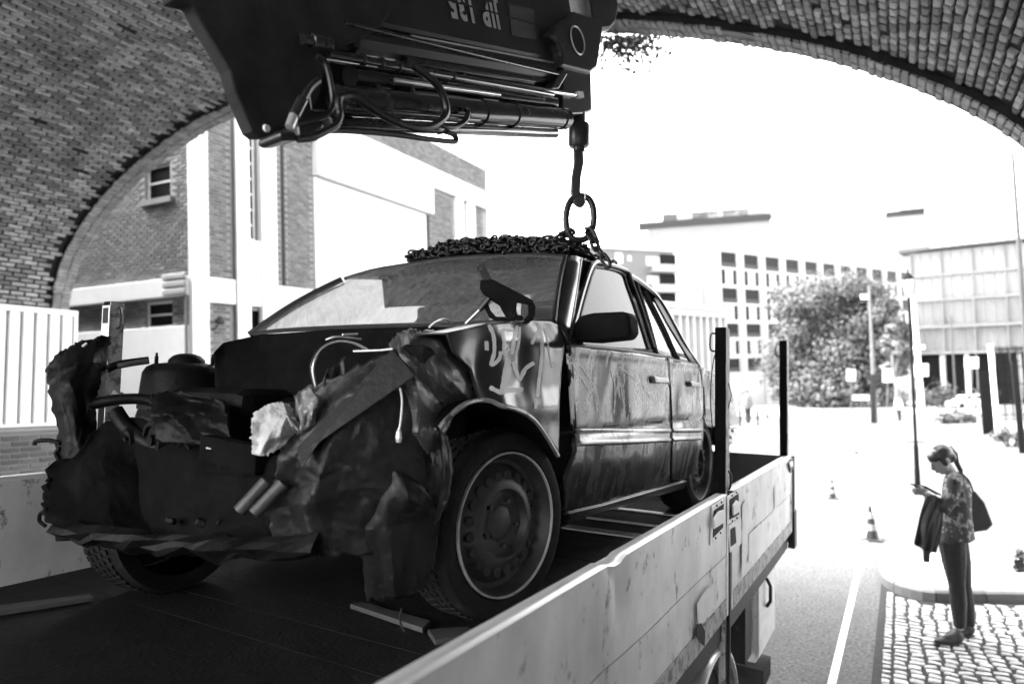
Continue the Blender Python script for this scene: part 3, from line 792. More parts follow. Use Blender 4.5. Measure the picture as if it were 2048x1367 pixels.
shrub((2022, 892), 90, 52, 'scrubby plants at the foot of the mesh fence', seed=15, n=700, lf=(.04,.12))
shrub((2046, 1160), 36, 90, 'small dark plant at the right edge beyond the kerb', seed=17, n=260, lf=(.015,.04))

# ================================================================== STREET FURNITURE
def pole_thing(name, base, top, r0, r1, label, cat, mat, group=None):
    t = thing(name, base, label, cat, group); MB().tube([V((0,0,0)), (V(top)-V(base))], [r0, r1], 10).build('pole', MAT[mat], t, smooth=True); return t
def up_at(b, u, v):
    """point over base b seen at pixel u, v (same depth as the base)"""
    return at(u, v, proj(b)[2])
lb = gp(1836, 985); ld = proj(lb)[2]
LP = thing('lamp_post', lb, 'slender black lamp post with a tapered glass lantern behind the phone', 'street lamp')
tp = at(1818, 594, ld)-lb
mb = MB(); mb.tube([V((0,0,0)), tp*.12, tp*.125, tp*.24, tp*.25, tp], [.06, .055, .05, .048, .034, .030], 10); mb.build('post', MAT['stakeb'], LP, smooth=True)
MB().tube([tp*.26+V((-.18,0,0)), tp*.26+V((.18,0,0))], .015, 6).build('ladder_bar', MAT['blackm'], LP)
ax = tp.normalized(); g = MB(); g.lathe([(.06, 0), (.115, .36), (.12, .38)], tp, ax, 6); g.build('lantern_glass', MAT['signw'], LP)
g = MB(); g.lathe([(.13, .38), (.12, .40), (.04, .50), (.02, .53), (.02, .56), (.0, .62)], tp, ax, 6); g.build('lantern_cap', MAT['stakeb'], LP)
g = MB()
for k in range(6):
    a = k*math.pi/3; x = ax.orthogonal().normalized(); y_ = ax.cross(x); d = x*math.cos(a)+y_*math.sin(a); g.tube([tp+d*.072, tp+d*.122+ax*.38], .008, 4)
g.build('lantern_bars', MAT['stakeb'], LP)
b = gp(2068, 905); pole_thing('lamp_column', b, at(2025, 306, proj(b)[2]), .11, .055, 'tall plain grey column leaning at the far right edge', 'pole', 'pole_dk')
b = gp(1846, 846); wp = pole_thing('white_column', b, at(1826, 590, proj(b)[2]), .19, .12, 'thick white column right behind the black lamp post', 'pole', 'signw')
dd = proj(b)[2]
def plate(parent, base, u0, u1, v0, v1, dep_, mat='signw', rnd=False, name='sign_plate'):
    c = at((u0+u1)/2, (v0+v1)/2, dep_)-V(base); hw, hh_ = (u1-u0)/2*dep_/FPX, (v1-v0)/2*dep_/FPX
    n = 20 if rnd else 4; P = []
    for k in range(n):
        if rnd: a = 2*math.pi*k/n; P.append(c+RT*hw*math.cos(a)+UP*hh_*math.sin(a))
        else: sx, sy = ((-1,-1),(1,-1),(1,1),(-1,1))[k]; P.append(c+RT*hw*sx+UP*hh_*sy)
    return MB().prism(P, FW*.04).build(name, MAT[mat], parent)
plate(wp, b, 1826, 1857, 727, 752, dd-.4); plate(wp, b, 1828, 1850, 690, 698, dd-.3, name='camera_box')
b = gp(1751, 846); gpz = pole_thing('street_light', b, at(1738, 570, proj(b)[2]), .16, .07, 'pale street light column before the large tree', 'street lamp', 'pole'); dd = proj(b)[2]
plate(gpz, b, 1722, 1737, 588, 598, dd, name='lamp_head'); plate(gpz, b, 1742, 1752, 748, 846, dd-.25, 'steel_dk', name='base_sleeve')
b = gp(1913, 830); pole_thing('thin_pole', b, at(1902, 632, proj(b)[2]), .08, .06, 'thin grey pole in front of the glass office', 'pole', 'pole_dk')
SIG = [((1702,828),(1694,1711,738,761),0,'square white sign on a post left of the pale street light'),
 ((1774,832),(1766,1785,737,764),0,'tall square white sign on a post right of the pale street light'),
 ((1800,822),(1791,1809,755,775),1,'round white traffic sign near the walking figure'),
 ((1641,815),(1632,1650,783,800),0,'small white sign on a stub post before the spiky shrub'),
 ((1478,848),(1469,1489,762,781),1,'round white traffic sign beside the tall stake at left'),
 ((1560,812),(1548,1573,748,776),0,'wide white sign just left of the rear truck stake'),
 ((1942,830),(1930,1957,714,736),0,'white sign board before the glass office'),
 ((1722,815),(1706,1738,789,800),0,'low flat white sign board between the shrubs')]
for bpx, r_, rd, lab in SIG:
    b = gp(*bpx); d = proj(b)[2]; t = thing('road_sign', b, lab, 'sign', 'road signs down the street')
    top = at((r_[0]+r_[1])/2, r_[3], d-.0)-b; MB().tube([V((0,0,0)), top+(top.normalized()*.3)], .05, 6).build('post', MAT['pole'], t)
    plate(t, b, *r_[:2], r_[2], r_[3], d-.12, rnd=bool(rd))
for k, (u, v0, v1) in enumerate(((1481,815,853),(1516,818,850),(1535,816,836),(1567,815,836),(1751,812,832))):
    b = gp(u, v1); d = proj(b)[2]; h = (v1-v0)*d/FPX; t = thing('bollard', b, ['dark bollard nearest the tall stake','dark bollard right of the standing figure','thin dark bollard further down the street','dark bollard beside the rear truck stake','lone dark bollard under the pale street light'][k], 'bollard', 'street bollards')
    mb = MB(); mb.lathe([(.09,0),(.09,h*.8),(.11,h*.82),(.11,h*.86),(.08,h*.9),(.0,h)], (0,0,0), (0,0,1), 10); mb.build('shaft', MAT['steel_dk'], t, smooth=True)
# parked white cars, far away
def far_car(px, L, label, yaw):
    b = gp(*px); t = thing('parked_car', Matrix.Translation(b)@Matrix.Rotation(yaw, 4, 'Z'), label, 'car', 'parked cars far down the street')
    pr = [(-2.1,.25),(-2.1,.75),(-1.25,.92),(-.6,1.42),(.9,1.45),(1.6,.98),(2.1,.9),(2.15,.3)]
    MB().prism([V((x, -.85, z)) for x, z in pr], (0,1.7,0)).build('body', MAT['carw'], t, bevel=.08)
    for (x0, x1) in ((-1.0,-.1),(.0,.95)): MB().prism([V((x0+.1,-.862,1.0)), V((x1,-.862,1.0)), V((x1-.1,-.862,1.36)), V((x0+.45,-.862,1.36))], (0,.01,0)).build('window', MAT['darkwin'], t)
    for x in (-1.3, 1.3):
        for y in (-.86, .7):
            MB().lathe([(.0,0),(.31,0),(.31,.18),(.0,.18)], (x, y, .31), (0,1,0), 16).build('wheel', MAT['tyre'], t)
far_car((1532, 806), 4, 'white car parked far off between the two truck stakes', PSI+.2)
far_car((1938, 815), 4, 'white car parked before the glass office', PSI)
# gate and mesh fence at the right
gb = gp(1998, 893); gd = proj(gb)[2]
t = thing('gate_post', gb, 'white square gate post at the right edge of the street', 'post')
MB().ab(-.075, .075, -.075, .075, 0, (893-690)*gd/FPX).build('post', MAT['signw'], t, bevel=.01)
MB().ab(-.09, .09, -.09, .09, (893-690)*gd/FPX, (893-690)*gd/FPX+.04).build('cap', MAT['signw'], t)
b = gp(1981, 868); d = proj(b)[2]; t = thing('dark_panel', b, 'dark timber hoarding panel left of the white gate post', 'fence')
for k in range(4):
    c = RT*((-11+k*7.3)*d/FPX); c.z = 0; MB().box(c+V((0,0,(868-742)*d/FPX/2)), (6.6*d/FPX, .06, (868-742)*d/FPX), Matrix.Rotation(PSI, 3, 'Z')).build('board', MAT['stakeb'], t)
b = gp(2045, 906); d = proj(b)[2]; t = thing('gate_post', b, 'black steel gate post at the very right edge', 'post')
MB().ab(-.09, .09, -.09, .09, 0, (906-722)*d/FPX).build('post', MAT['stakeb'], t, bevel=.01); MB().ab(-.1, .1, -.1, .1, (906-722)*d/FPX, (906-722)*d/FPX+.05).build('cap', MAT['stakeb'], t)
b = gp(2022, 850); d = proj(b)[2]; t = thing('mesh_fence', b, 'tall dark mesh fence behind the white gate post', 'fence')
for k in range(14):
    x = RT*((-24+k*5.2)*d/FPX); x.z = 0; MB().tube([x, x+V((0,0,(850-692)*d/FPX))], .055 if k % 3 == 0 else .035, 5).build('upright', MAT['stakeb'], t)
for k in range(5):
    z = V((0,0,(.08+.22*k)*(850-692)*d/FPX)); a_ = RT*(-26*d/FPX); a_.z = 0; c_ = RT*(46*d/FPX); c_.z = 0; MB().tube([a_+z, c_+z], .03, 5).build('rail', MAT['stakeb'], t)
# traffic cones
def cone(px, hpx, label):
    b = gp(*px); d = proj(b)[2]; h = hpx*d/FPX; t = thing('traffic_cone', b, label, 'traffic cone', 'traffic cones along the road line')
    MB().ab(-h*.27, h*.27, -h*.27, h*.27, .004, h*.06).build('base', MAT['orange'], t, bevel=.008)
    r = lambda f: h*lerp(.18, .035, f)
    for k, (a, c) in enumerate(((.06,.30),(.30,.48),(.48,.64),(.64,.82),(.82,1.0))):
        pr = [(r(a), h*a), (r(c), h*c)]
        if k == 4: pr += [(r(1)*.6, h*1.0)]
        MB().lathe(pr, (0,0,0), (0,0,1), 20).build('band' if k % 2 else 'sleeve', MAT['conew'] if k % 2 else MAT['orange'], t, smooth=True)
cone((1745,1080), 68, 'nearest striped traffic cone on the road left of the woman')
cone((1666,997), 38, 'second striped traffic cone, halfway down the road')
cone((1713,907), 18, 'small far traffic cone on the white road')
cone((1767,889), 8, 'farthest tiny traffic cone on the white road')
# ================================================================== FLATBED TRUCK
RL = R(3.1)
LXT = V((math.cos(RL), 0, -math.sin(RL))); YT = V((0,1,0)); NT = V((math.sin(RL), 0, math.cos(RL)))
_d = ray(1460, 985); TO = CP+_d*(-.76/_d.x); TO.y = 0
TF = Frame(TO, LXT, YT, NT)
tp_ = TF.plane
BED = -.33; LW_ = -2.43
TRK = thing('flatbed_truck', TF.matrix(), 'flatbed lorry with worn metal dropsides carrying the wrecked car', 'truck')
def gauss(x, c, s): return math.exp(-((x-c)/s)**2)
DENTS = [(1.93,-.01,.035,.05,-.034),(1.97,-.10,.022,.08,-.022),(2.3,-.32,.30,.05,.008),(1.0,-.12,.4,.08,-.006),(3.0,-.40,.12,.10,-.010),(1.2,-.25,.25,.2,.006),(2.7,-.15,.2,.12,-.006),(4.3,-.12,.06,.2,-.010),(4.9,-.2,.08,.2,-.008),(1.85,-.42,.06,.12,-.012)]
def plank(name, y0, y1, n0, n1, th, mat, parent, sgn=1, base=0.0, dents=(), ny=70, nn=8, seed=0):
    mb = MB()
    def dl(y, n): return sum(A*gauss(y, cy, sy)*gauss(n, cn, sn) for (cy, cn, sy, sn, A) in dents)+.0022*nz((y*2.2, n*3, seed))+.0012*nz((y*8, n*4, seed+5))
    def fn(u, v):
        y = lerp(y0, y1, u); k = v*4
        if k <= 1.5: n = lerp(n0, n1, k/1.5); l = 0
        elif k <= 2: n = n1; l = -th*(k-1.5)/.5
        else: n = lerp(n1, n0, min(1, (k-2)/1.5)); l = -th
        if k > 3.5: n = n0; l = -th*(1-(k-3.5)/.5)
        d = dl(y, n); dn = -.6*abs(sum(A*gauss(y, cy, sy)*gauss(n, cn, sn) for (cy, cn, sy, sn, A) in dents if A < -.02)) if n > n1-.02 else 0
        return V((base+sgn*(l+d), y, n+dn))
    mb.grid(fn, ny, 16)
    return mb.build(name, MAT[mat], parent, smooth=True, weld=True)
def dropside(y0, y1, base, sgn, n0, n1, dents, seed):
    mid = lerp(n0, n1, .5)
    d = MB().ab(base-sgn*.053, base-sgn*.047, y0, y1, n0, n1-.012).build('dropside', MAT['alu'], TRK)
    for y in (y0, y1-.03): MB().ab(base-sgn*.0465, base+sgn*.004, y, y+.03, n0, n1-.012).build('end_cap', MAT['alu'], d, bevel=.003)
    plank('plank', y0+.031, y1-.031, mid+.003, n1, .045, 'alu', d, sgn, base, dents, seed=seed)
    plank('plank', y0+.031, y1-.031, n0+.085, mid-.003, .042, 'alu', d, sgn, base-sgn*.002, dents, seed=seed+3)
    plank('bottom_strip', y0+.031, y1-.031, n0, n0+.083, .045, 'rust' if sgn > 0 else 'alu', d, sgn, base+sgn*.004, [(1.93, n0, .1, .2, -.02)], seed=seed+7)
    rl = MB(); rl.grid(lambda u, v: V((base-sgn*lerp(-.003, .048, v), lerp(y0+.03, y1-.03, u), n1+.003-.6*abs(sum(A*gauss(lerp(y0+.03, y1-.03, u), cy, sy)*gauss(n1, cn, sn) for (cy, cn, sy, sn, A) in dents if A < -.02))*1.0)), 80, 1)
    rl.build('top_edge', MAT['alulip'], d, smooth=True, solid=.004)
    return d
D1 = dropside(-.6, 3.42, 0, 1, -.57, 0, DENTS, 1)
D2 = dropside(3.50, 5.62, 0, 1, -.57, 0, DENTS, 9)
D3 = dropside(-.6, 5.62, LW_, -1, -.34, .095, [(1.3,-.1,.04,.04,-.012),(1.5,-.18,.06,.05,-.012),(1.6,-.05,.05,.06,.01)], 17)
for ch in D3.children: ch.data.materials[0] = MAT['alup']
def dbox(name, par, mat, *a, bev=.003, **k): return MB().ab(*a).build(name, MAT[mat], par, bevel=bev, **k)
# stickers and latches on the right side
def sidepx(u, v, l=0): p = tp_(u, v, 0, l); return p.y, p.z
def patch_px(name, par, mat, pts, l, th): 
    P = [tp_(u, v, 0, l) for u, v in pts]; return MB().prism(P, (th, 0, 0)).build(name, MAT[mat], par)
patch_px('sticker', D1, 'sticker', [(1394,1205),(1412,1178),(1428,1165),(1428,1212),(1403,1248),(1396,1242)], .007, .0012)
patch_px('sticker', D2, 'sticker', [(1484,1012),(1493,995),(1496,1100),(1484,1160)], .007, .0012)
patch_px('sticker', D2, 'sticker', [(1497,1068),(1520,1046),(1521,1090),(1497,1125)], .007, .0012)
patch_px('sticker', D2, 'sticker', [(1549,975),(1554,960),(1556,1010),(1550,1020)], .007, .0012)
patch_px('torn_edge', D1, 'darkgap', [(1394,1248),(1402,1245),(1409,1262),(1408,1290),(1400,1278),(1391,1270)], .008, .003)
def latch(par, q, px_lever):
    P = [tp_(u, v, 0, .002) for u, v in q]
    c = sum(P, V((0,0,0)))/4
    MB().prism([c+(p-c)*1.0 for p in P], (.004, 0, 0)).build('latch_plate', MAT['alu'], par, bevel=.002)
    MB().prism([c+(p-c)*.70 for p in P], (.0065, 0, 0)).build('latch_recess', MAT['darkgap'], par)
    L = [tp_(u, v, 0, .012) for u, v in px_lever]
    MB().prism(L, (.010, 0, 0)).build('latch_lever', MAT['alu'], par, bevel=.004)
    for k in range(4):
        for t in (.3, .7):
            if k % 2 == 0:
                p = P[k].lerp(P[(k+1) % 4], t); p = c+(p-c)*.87; MB().lathe([(.005,0),(.005,.004),(.0,.006)], p+V((.004,0,0)), (1,0,0), 8).build('rivet_or_hole', MAT['darkgap'], par)
latch(D1, [(1422,1012),(1449,993),(1447,1060),(1419,1090)], [(1424,1037),(1433,1022),(1444,1018),(1443,1045),(1425,1057)])
latch(D2, [(1453,992),(1478,975),(1480,1033),(1453,1050)], [(1463,1010),(1470,999),(1476,1003),(1477,1022),(1464,1030)])
patch_px('latch_plate', D2, 'alu', [(1456,1050),(1481,1033),(1483,1085),(1459,1104)], .003, .003); patch_px('latch_recess', D2, 'darkgap', [(1461,1058),(1470,1052),(1472,1084),(1462,1092)], .007, .002)
# stakes (uprights)
def stake(l, y, ntop, label, nb=BED, w=.068, hand=-1):
    s = MB().ab(l-w/2, l+w/2, y-.035, y+.035, nb, ntop).build('stake', MAT['stakeb'], TRK, bevel=.004)
    MB().ab(l+w/2-.004, l+w/2+.004, y-.033, y+.030, nb+.3, ntop-.004).build('lit_edge', MAT['rust'], s)  # lighter strip paints the light falling on the stake's right face
    MB().tube(smooth([V((l+hand*w/2, y, ntop-.03)), V((l+hand*(w/2+.028), y, ntop-.035)), V((l+hand*(w/2+.03), y, ntop-.11)), V((l+hand*w/2, y, ntop-.12))], 3), .005, 6).build('handle', MAT['black'], s, smooth=True)
    return s
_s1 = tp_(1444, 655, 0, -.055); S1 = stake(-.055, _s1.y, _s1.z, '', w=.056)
pa = [tp_(*p, 1, _s1.y) for p in ((1432,700),(1424,740),(1421,800),(1424,850),(1421,872))]; MB().tube(smooth(pa, 5), .0028, 5).build('wire', MAT['rubber'], S1)
pa = [tp_(*p, 1, _s1.y) for p in ((1457,765),(1462,790),(1458,808),(1453,832))]; MB().tube(smooth(pa, 5), .0028, 5).build('wire', MAT['rubber'], S1)
pa = [tp_(*p, 1, _s1.y) for p in ((1455,940),(1462,950),(1460,975),(1452,980))]; MB().tube(smooth(pa, 5), .006, 5).build('hook_loop', MAT['steel_dk'], S1)
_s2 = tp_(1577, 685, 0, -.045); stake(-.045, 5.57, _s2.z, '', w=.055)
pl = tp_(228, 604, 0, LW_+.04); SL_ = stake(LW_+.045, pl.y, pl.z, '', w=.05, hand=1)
MB().ab(LW_+.02, LW_+.078, pl.y-.039, pl.y-.036, pl.z-.27, pl.z-.02).build('reflector', MAT['alu'], SL_); MB().ab(LW_+.03, LW_+.068, pl.y-.042, pl.y-.0395, pl.z-.10, pl.z-.03).build('lamp', MAT['darkgap'], SL_)
dbox('pillar', TRK, 'rust', -.045, -.012, 3.424, 3.496, -.95, -.02); dbox('pillar_strap', TRK, 'steel_dk', -.012, .004, 3.447, 3.474, -.95, .0)
# deck boards, tailboard, frame
nb_ = 34
dk = dbox('deck_frame', TRK, 'blackm', LW_+.0, -.055, -.9, 5.60, BED-.10, BED-.032)
random.seed(21)
dms = []
for k in range(3):
    dms.append(MB().ab(LW_+.02, -.06, 0, .1875, -.03, 0).mesh('deck_board', MAT['bed']))
for k in range(nb_):
    inst('deck_board', dms[k % 3], TRK, Matrix.Translation((random.uniform(-.006,.006), -.9+k*.19, BED+random.uniform(-.001,.001))))
for (y, w_) in ((3.66,.10),(4.02,.03),(4.42,.05)): dbox('deck_strip', TRK, 'bright', -1.0, -.36, y, y+w_, BED+.003, BED+.012, bev=.002)
dbox('tailboard', TRK, 'concd', LW_+.01, -.05, 5.625, 5.66, BED-.1, -.004)
dbox('corner_post', TRK, 'steel_dk', -.05, .012, 5.665, 5.73, -.66, -.005)
dbox('corner_bracket', TRK, 'steel_dk', -.03, .02, 5.64, 5.76, -.70, -.42)
patch_px('tail_latch', D2, 'steel_dk', [(1577,925),(1584,915),(1585,935),(1579,945)], .006, .008); patch_px('tail_latch', D2, 'bright', [(1578,927),(1583,922),(1583,931),(1579,934)], .0155, .01)
dbox('side_rail', TRK, 'steel_dk', -.20, -.03, -.6, 5.62, -.70, -.573)
for y in (.5, 1.2, 1.9, 2.6, 3.3, 4.0, 4.7, 5.4): dbox('cross_member', TRK, 'blackm', LW_+.1, -.20, y-.04, y+.04, -.62, BED-.102)
for l in (-1.7, -.85): dbox('chassis_beam', TRK, 'blackm', l-.05, l+.05, -.9, 5.5, -.95, -.62)
# toolbox under the deck, mudguard and wheel
tb_ = [tp_(u, v, 0, -.10) for u, v in ((1512,1172),(1546,1132),(1543,1240),(1509,1332))]
y0b, y1b = tb_[0].y, tb_[1].y; n1b, n0b = -.71, min(tb_[3].z, tb_[2].z)
TBX = dbox('toolbox', TRK, 'alu', -.55, -.10, y0b, y1b, n0b, n1b, bev=.01)
dbox('lid', TBX, 'alulip', -.098, -.085, y0b+.02, y1b-.02, n0b+.03, n1b-.03)
hp_ = tp_(1533, 1185, 0, -.08); MB().tube([V((-.08, hp_.y, hp_.z+.10)), V((-.055, hp_.y, hp_.z+.05)), V((-.055, hp_.y, hp_.z-.05)), V((-.08, hp_.y, hp_.z-.09))], .012, 6).build('handle', MAT['steel_dk'], TBX)
b0 = tp_(1500, 1200, 0, -.12); dbox('bracket', TRK, 'steel_dk', -.35, -.12, b0.y-.15, b0.y+.05, b0.z-.35, b0.z+.2)
b0 = tp_(1530, 1345, 0, -.12); dbox('step_block', TRK, 'blackm', -.4, -.11, b0.y-.12, b0.y+.18, b0.z-.07, b0.z+.06)
mt_ = tp_(1452, 1293, 0, -.03); RM = .52
wc = V((-.03, mt_.y-.18, mt_.z-RM+.03))
MG = MB().lathe([(RM, -.26), (RM+.012, -.02), (RM, .0), (RM-.02, .004), (RM-.03, -.01)], wc, (1,0,0), 30, ref=(0,0,1), a0=-1.55, a1=1.55).build('mudguard', MAT['bright'], TRK, smooth=True)
def truck_wheel(c, par):
    t_ = MB().lathe([(.24,-.26),(.40,-.26),(.44,-.22),(.445,-.05),(.42,-.0),(.26,.005)], c, (1,0,0), 36).build('wheel', MAT['tyre'], par, smooth=True)
    MB().lathe([(.27,-.0),(.26,.012),(.24,.0),(.22,-.06),(.10,-.10),(.10,.0),(.0,.0)], c, (1,0,0), 36).build('rim', MAT['bright'], t_, smooth=True)
truck_wheel(V((-.10, wc.y, wc.z)), TRK); truck_wheel(V((-.10, wc.y-3.4, wc.z)), TRK); truck_wheel(V((LW_+.36, wc.y, wc.z)), TRK)

# ================================================================== WRECKED CAR
CY = R(2.5)
AXC = LXT*math.sin(CY)+YT*math.cos(CY); LXC = LXT*math.cos(CY)-YT*math.sin(CY)
W1 = at(1003, 1045, 2.45); OC = W1+LXC*.10; OC = OC-NT*(TF.loc(OC).z-BED)
CF = Frame(OC, LXC, AXC, NT)
CAR = thing('wrecked_car', CF.matrix(), 'smashed graffiti tagged saloon car without bonnet, standing on the lorry bed', 'car')
random.seed(5)
def SLb(a, z):
    v = 0.0
    if z > 1.0: v -= (z-1.0)*.50
    elif z < .72: v -= .055*((.72-z)/.4)**2
    return v-.045*max(0, a-1.3)**2
def SLf(a, z):            # front wing with its dents
    v = SLb(a, z)+.004
    v += .008*nz((a*2.6, z*3.1, 1))+.005*nz((a*6, z*5, 4))+.002*nz((a*16, z*12, 6))
    v -= .030*gauss(a, -.30, .08)*gauss(z, .90, .09); v -= .014*gauss(a, -.06, .05)*gauss(z, .93, .10); v += .012*gauss(a, -.20, .05)*gauss(z, .86, .2)
    v += .02*gauss(z, .76, .04); v -= .22*max(0, -.33-a)**1.3
    v -= .05*max(0, z-.99)**.5
    return v
def SLd(a, z):            # doors
    v = SLb(a, z)-.022+.012*nz((a*2.8, z*2.0, 9))+.0050*nz((a*6.5, z*4.5, 12))+.0016*nz((a*17, z*8, 15))
    v -= .012*gauss(a, .75, .20)*gauss(z, .80, .16); v += .012*gauss(a, 1.0, .1)*gauss(z, .7, .25); v -= .02*gauss(a, 1.65, .12)*gauss(z, .75, .2)
    v -= .02*gauss(z, .64, .02); v += .012*gauss(z, .99, .03)
    return v
def rows_at(rows, u, v):
    k = v*(len(rows)-1); i = min(len(rows)-2, int(k)); t = k-i
    return poly_at(rows[i], u).lerp(poly_at(rows[i+1], u), t)
def V3(r): return [V(p if len(p) == 3 else (p[0], p[1], 0)) for p in r]
def spatch(name, rows, fn, nu, nv, mat, parent, solid=.006, extra=None, **k):
    """sheet lying on the car side surface fn(a,z), outlined in rows"""
    rows = [V3(r) for r in rows]; mb = MB()
    def g(u, v):
        q = rows_at(rows, u, v); p = CF.on(q.x, q.y, lambda w_: fn(w_.y, w_.z))
        if extra: p = p+V((extra(u, v), 0, 0))
        return p
    mb.grid(g, nu, nv); return mb.build(name, MAT[mat], parent, smooth='all', solid=solid, **k)
def dpatch(name, rows, nu, nv, mat, parent, amp=.02, k=6.0, seed=0, solid=.004, jag=9.0):
    """crumpled sheet: rows of (u, v, depth); bent by folded noise"""
    rows = [V3(r) for r in rows]; mb = MB(); rnd = random.Random(seed*13+5)
    folds = []
    for i_ in range(int(10+k*2)):
        a_ = rnd.uniform(0, math.pi); folds.append((math.cos(a_), math.sin(a_), rnd.uniform(-.3, 1.3), rnd.choice((-1, 1))*rnd.uniform(.4, 1), rnd.uniform(.10, .32), rnd.random(), rnd.random()))
    def crease(u, v):
        h = 0
        for (cx, cy, c0_, wgt, wid, fu, fv) in folds:
            d_ = abs(cx*u+cy*v-c0_); along = abs(-cy*(u-fu)+cx*(v-fv))
            h += wgt*max(0, 1-d_/wid)*max(0, 1-along/.55)
        return h
    def g(u, v):
        q = rows_at(rows, u, v).copy(); ed = min(u, 1-u, v, 1-v)
        if ed < .02 and jag: q.x += jag*.8*nz((u*14, v*14, seed)); q.y += jag*.8*nz((u*14, v*14, seed+2))
        p = CF.dep(q.x, q.y, q.z); f = crease(u, v)*1.15; f2 = .25*(1-abs(nz(p, k*3.3, seed+7))*2)
        e = min(1, 6*min(u, 1-u, v, 1-v)+.35)
        vd = V([ (FW.dot(e_)) for e_ in CF.e])
        p = p-vd*(amp*f+amp*.45*f2)*e+V((nz(p, k, seed+3), nz(p, k, seed+4), nz(p, k, seed+5)))*amp*.3
        return p
    mb.grid(g, nu, nv); return mb.build(name, MAT[mat], parent, smooth=13, solid=solid)
# inner shell so that the car is solid from other sides
sh = MB(); sh.ab(-1.62, -.22, .34, 2.2, .28, .36); sh.ab(-1.40, -.45, 2.2, 3.1, .28, .36); sh.ab(-1.70, -.14, .30, .36, .30, 1.02); sh.ab(-1.40, -.42, 2.2, 3.1, .36, .95)
for (l0, l1, a0) in ((-.75,-.30,1.15),(-1.5,-1.05,1.15)): sh.ab(l0, l1, a0, a0+.14, .6, 1.30); sh.ab(l0, l1, a0-.5, a0+.1, .4, .62)
sh.ab(-1.6, -.25, 1.95, 2.1, .5, 1.05); sh.build('interior', MAT['interior'], CAR, bevel=.02)
MB().lathe([(.16,-.014),(.175,0),(.16,.014)], (-.52, .62, .98), (0,.85,-.4), 20).build('steering_wheel', MAT['seal'], CAR, smooth=True)
MB().ab(-1.72, -.12, .34, .56, .92, 1.03).build('dashboard', MAT['interior'], CAR, bevel=.03)
sd_ = MB(); sd_.grid(lambda u, v: V((-1.83-SLb(lerp(.3, 3.2, u), lerp(.33, 1.02, v)), lerp(.3, 3.2, u), lerp(.33, 1.02, v))), 30, 12); sd_.build('side_panel', MAT['paint'], CAR, smooth='all', solid=.01)
# --- front wing
fw_rows = [[(893,668),(950,655),(1000,646),(1060,641),(1100,643),(1130,656)],
           [(905,705),(960,690),(1010,680),(1060,675),(1095,680),(1128,690)],
           [(938,735),(985,728),(1030,722),(1070,720),(1100,725),(1122,735)],
           [(948,770),(990,765),(1035,765),(1072,775),(1100,790),(1118,805)],
           [(955,797),(983,802),(1028,817),(1061,833),(1086,862),(1116,911)]]
WG = spatch('front_wing', fw_rows, SLf, 44, 36, 'paint', CAR)
lip = [(880,855),(893,839),(914,819),(934,806),(959,800),(983,802),(1002,811),(1028,817),(1061,833),(1086,862),(1116,911)]
MB().tube(smooth([CF.on(u, v, lambda w_: SLf(w_.y, w_.z)+.004) for u, v in lip], 4), .008, 8).build('arch_lip', MAT['trim'], WG, smooth=True)
mb = MB()   # wheel arch inner
mb.grid(lambda u, v: (lambda p: V((p.x-.45*v, p.y, p.z+.02*v)))(CF.on(*poly_at(V3(lip), u).xy, lambda w_: SLf(w_.y, w_.z)-.004)), 24, 4); mb.build('arch_liner', MAT['engine'], WG, smooth=True, solid=.006)
mb = MB(); tops = V3(fw_rows[0])
mb.grid(lambda u, v: (lambda p: V((p.x-.16*v, p.y, p.z+.012*math.sin(v*2.5)-.02*v)))(CF.on(*poly_at(tops, u).xy, lambda w_: SLf(w_.y, w_.z))), 30, 6); mb.build('wing_top', MAT['paint'], WG, smooth='all', solid=.004)
# graffiti: sprayed strokes lying on the wing
Z5 = lambda x, y: (500+x/2.441, 440+y/2.441)
STK = [([(1165,510),(1188,560),(1193,640),(1178,705),(1215,680),(1225,640)],13),([(1228,530),(1240,590),(1240,650),(1268,625)],12),([(1305,515),(1288,590),(1278,655)],13),
 ([(1318,520),(1312,600),(1300,650)],9),([(1154,590),(1156,625),(1155,635)],14),([(1375,605),(1398,560),(1418,520)],12),([(1405,510),(1425,580),(1422,690),(1410,790),(1402,865)],12),([(1396,890),(1394,920)],11),
 ([(1440,525),(1452,600),(1478,720)],7),([(1286,690),(1300,740),(1318,775),(1345,725),(1388,695)],14),([(1262,680),(1248,750),(1235,850)],22),([(1170,815),(1225,840),(1255,832),(1334,825)],15),([(1230,535),(1285,540)],8)]
for pts, wd in STK:
    pp = smooth([V((*Z5(*p), 0)) for p in pts], 7); mb = MB(); N = len(pp)
    for i, p in enumerate(pp):
        t = (pp[min(N-1, i+1)]-pp[max(0, i-1)]).normalized(); n = V((-t.y, t.x, 0)); wv = wd/2.441*.85*(.85+.3*nz((i*.4, wd, 2)))*(.7 if i in (0, N-1) else 1)
        for s_ in (-1, 0, 1):
            q = p+n*wv*s_; mb.v.append(CF.on(q.x, q.y, lambda w_: SLf(w_.y, w_.z)+(.0048 if s_ == 0 else .0042)))
    for i in range(N-1):
        for s_ in (0, 1): a = i*3+s_; mb._f((a, a+1, a+4, a+3))
    mb.build('graffiti_stroke', MAT['graf'], WG, smooth='all', solid=0)
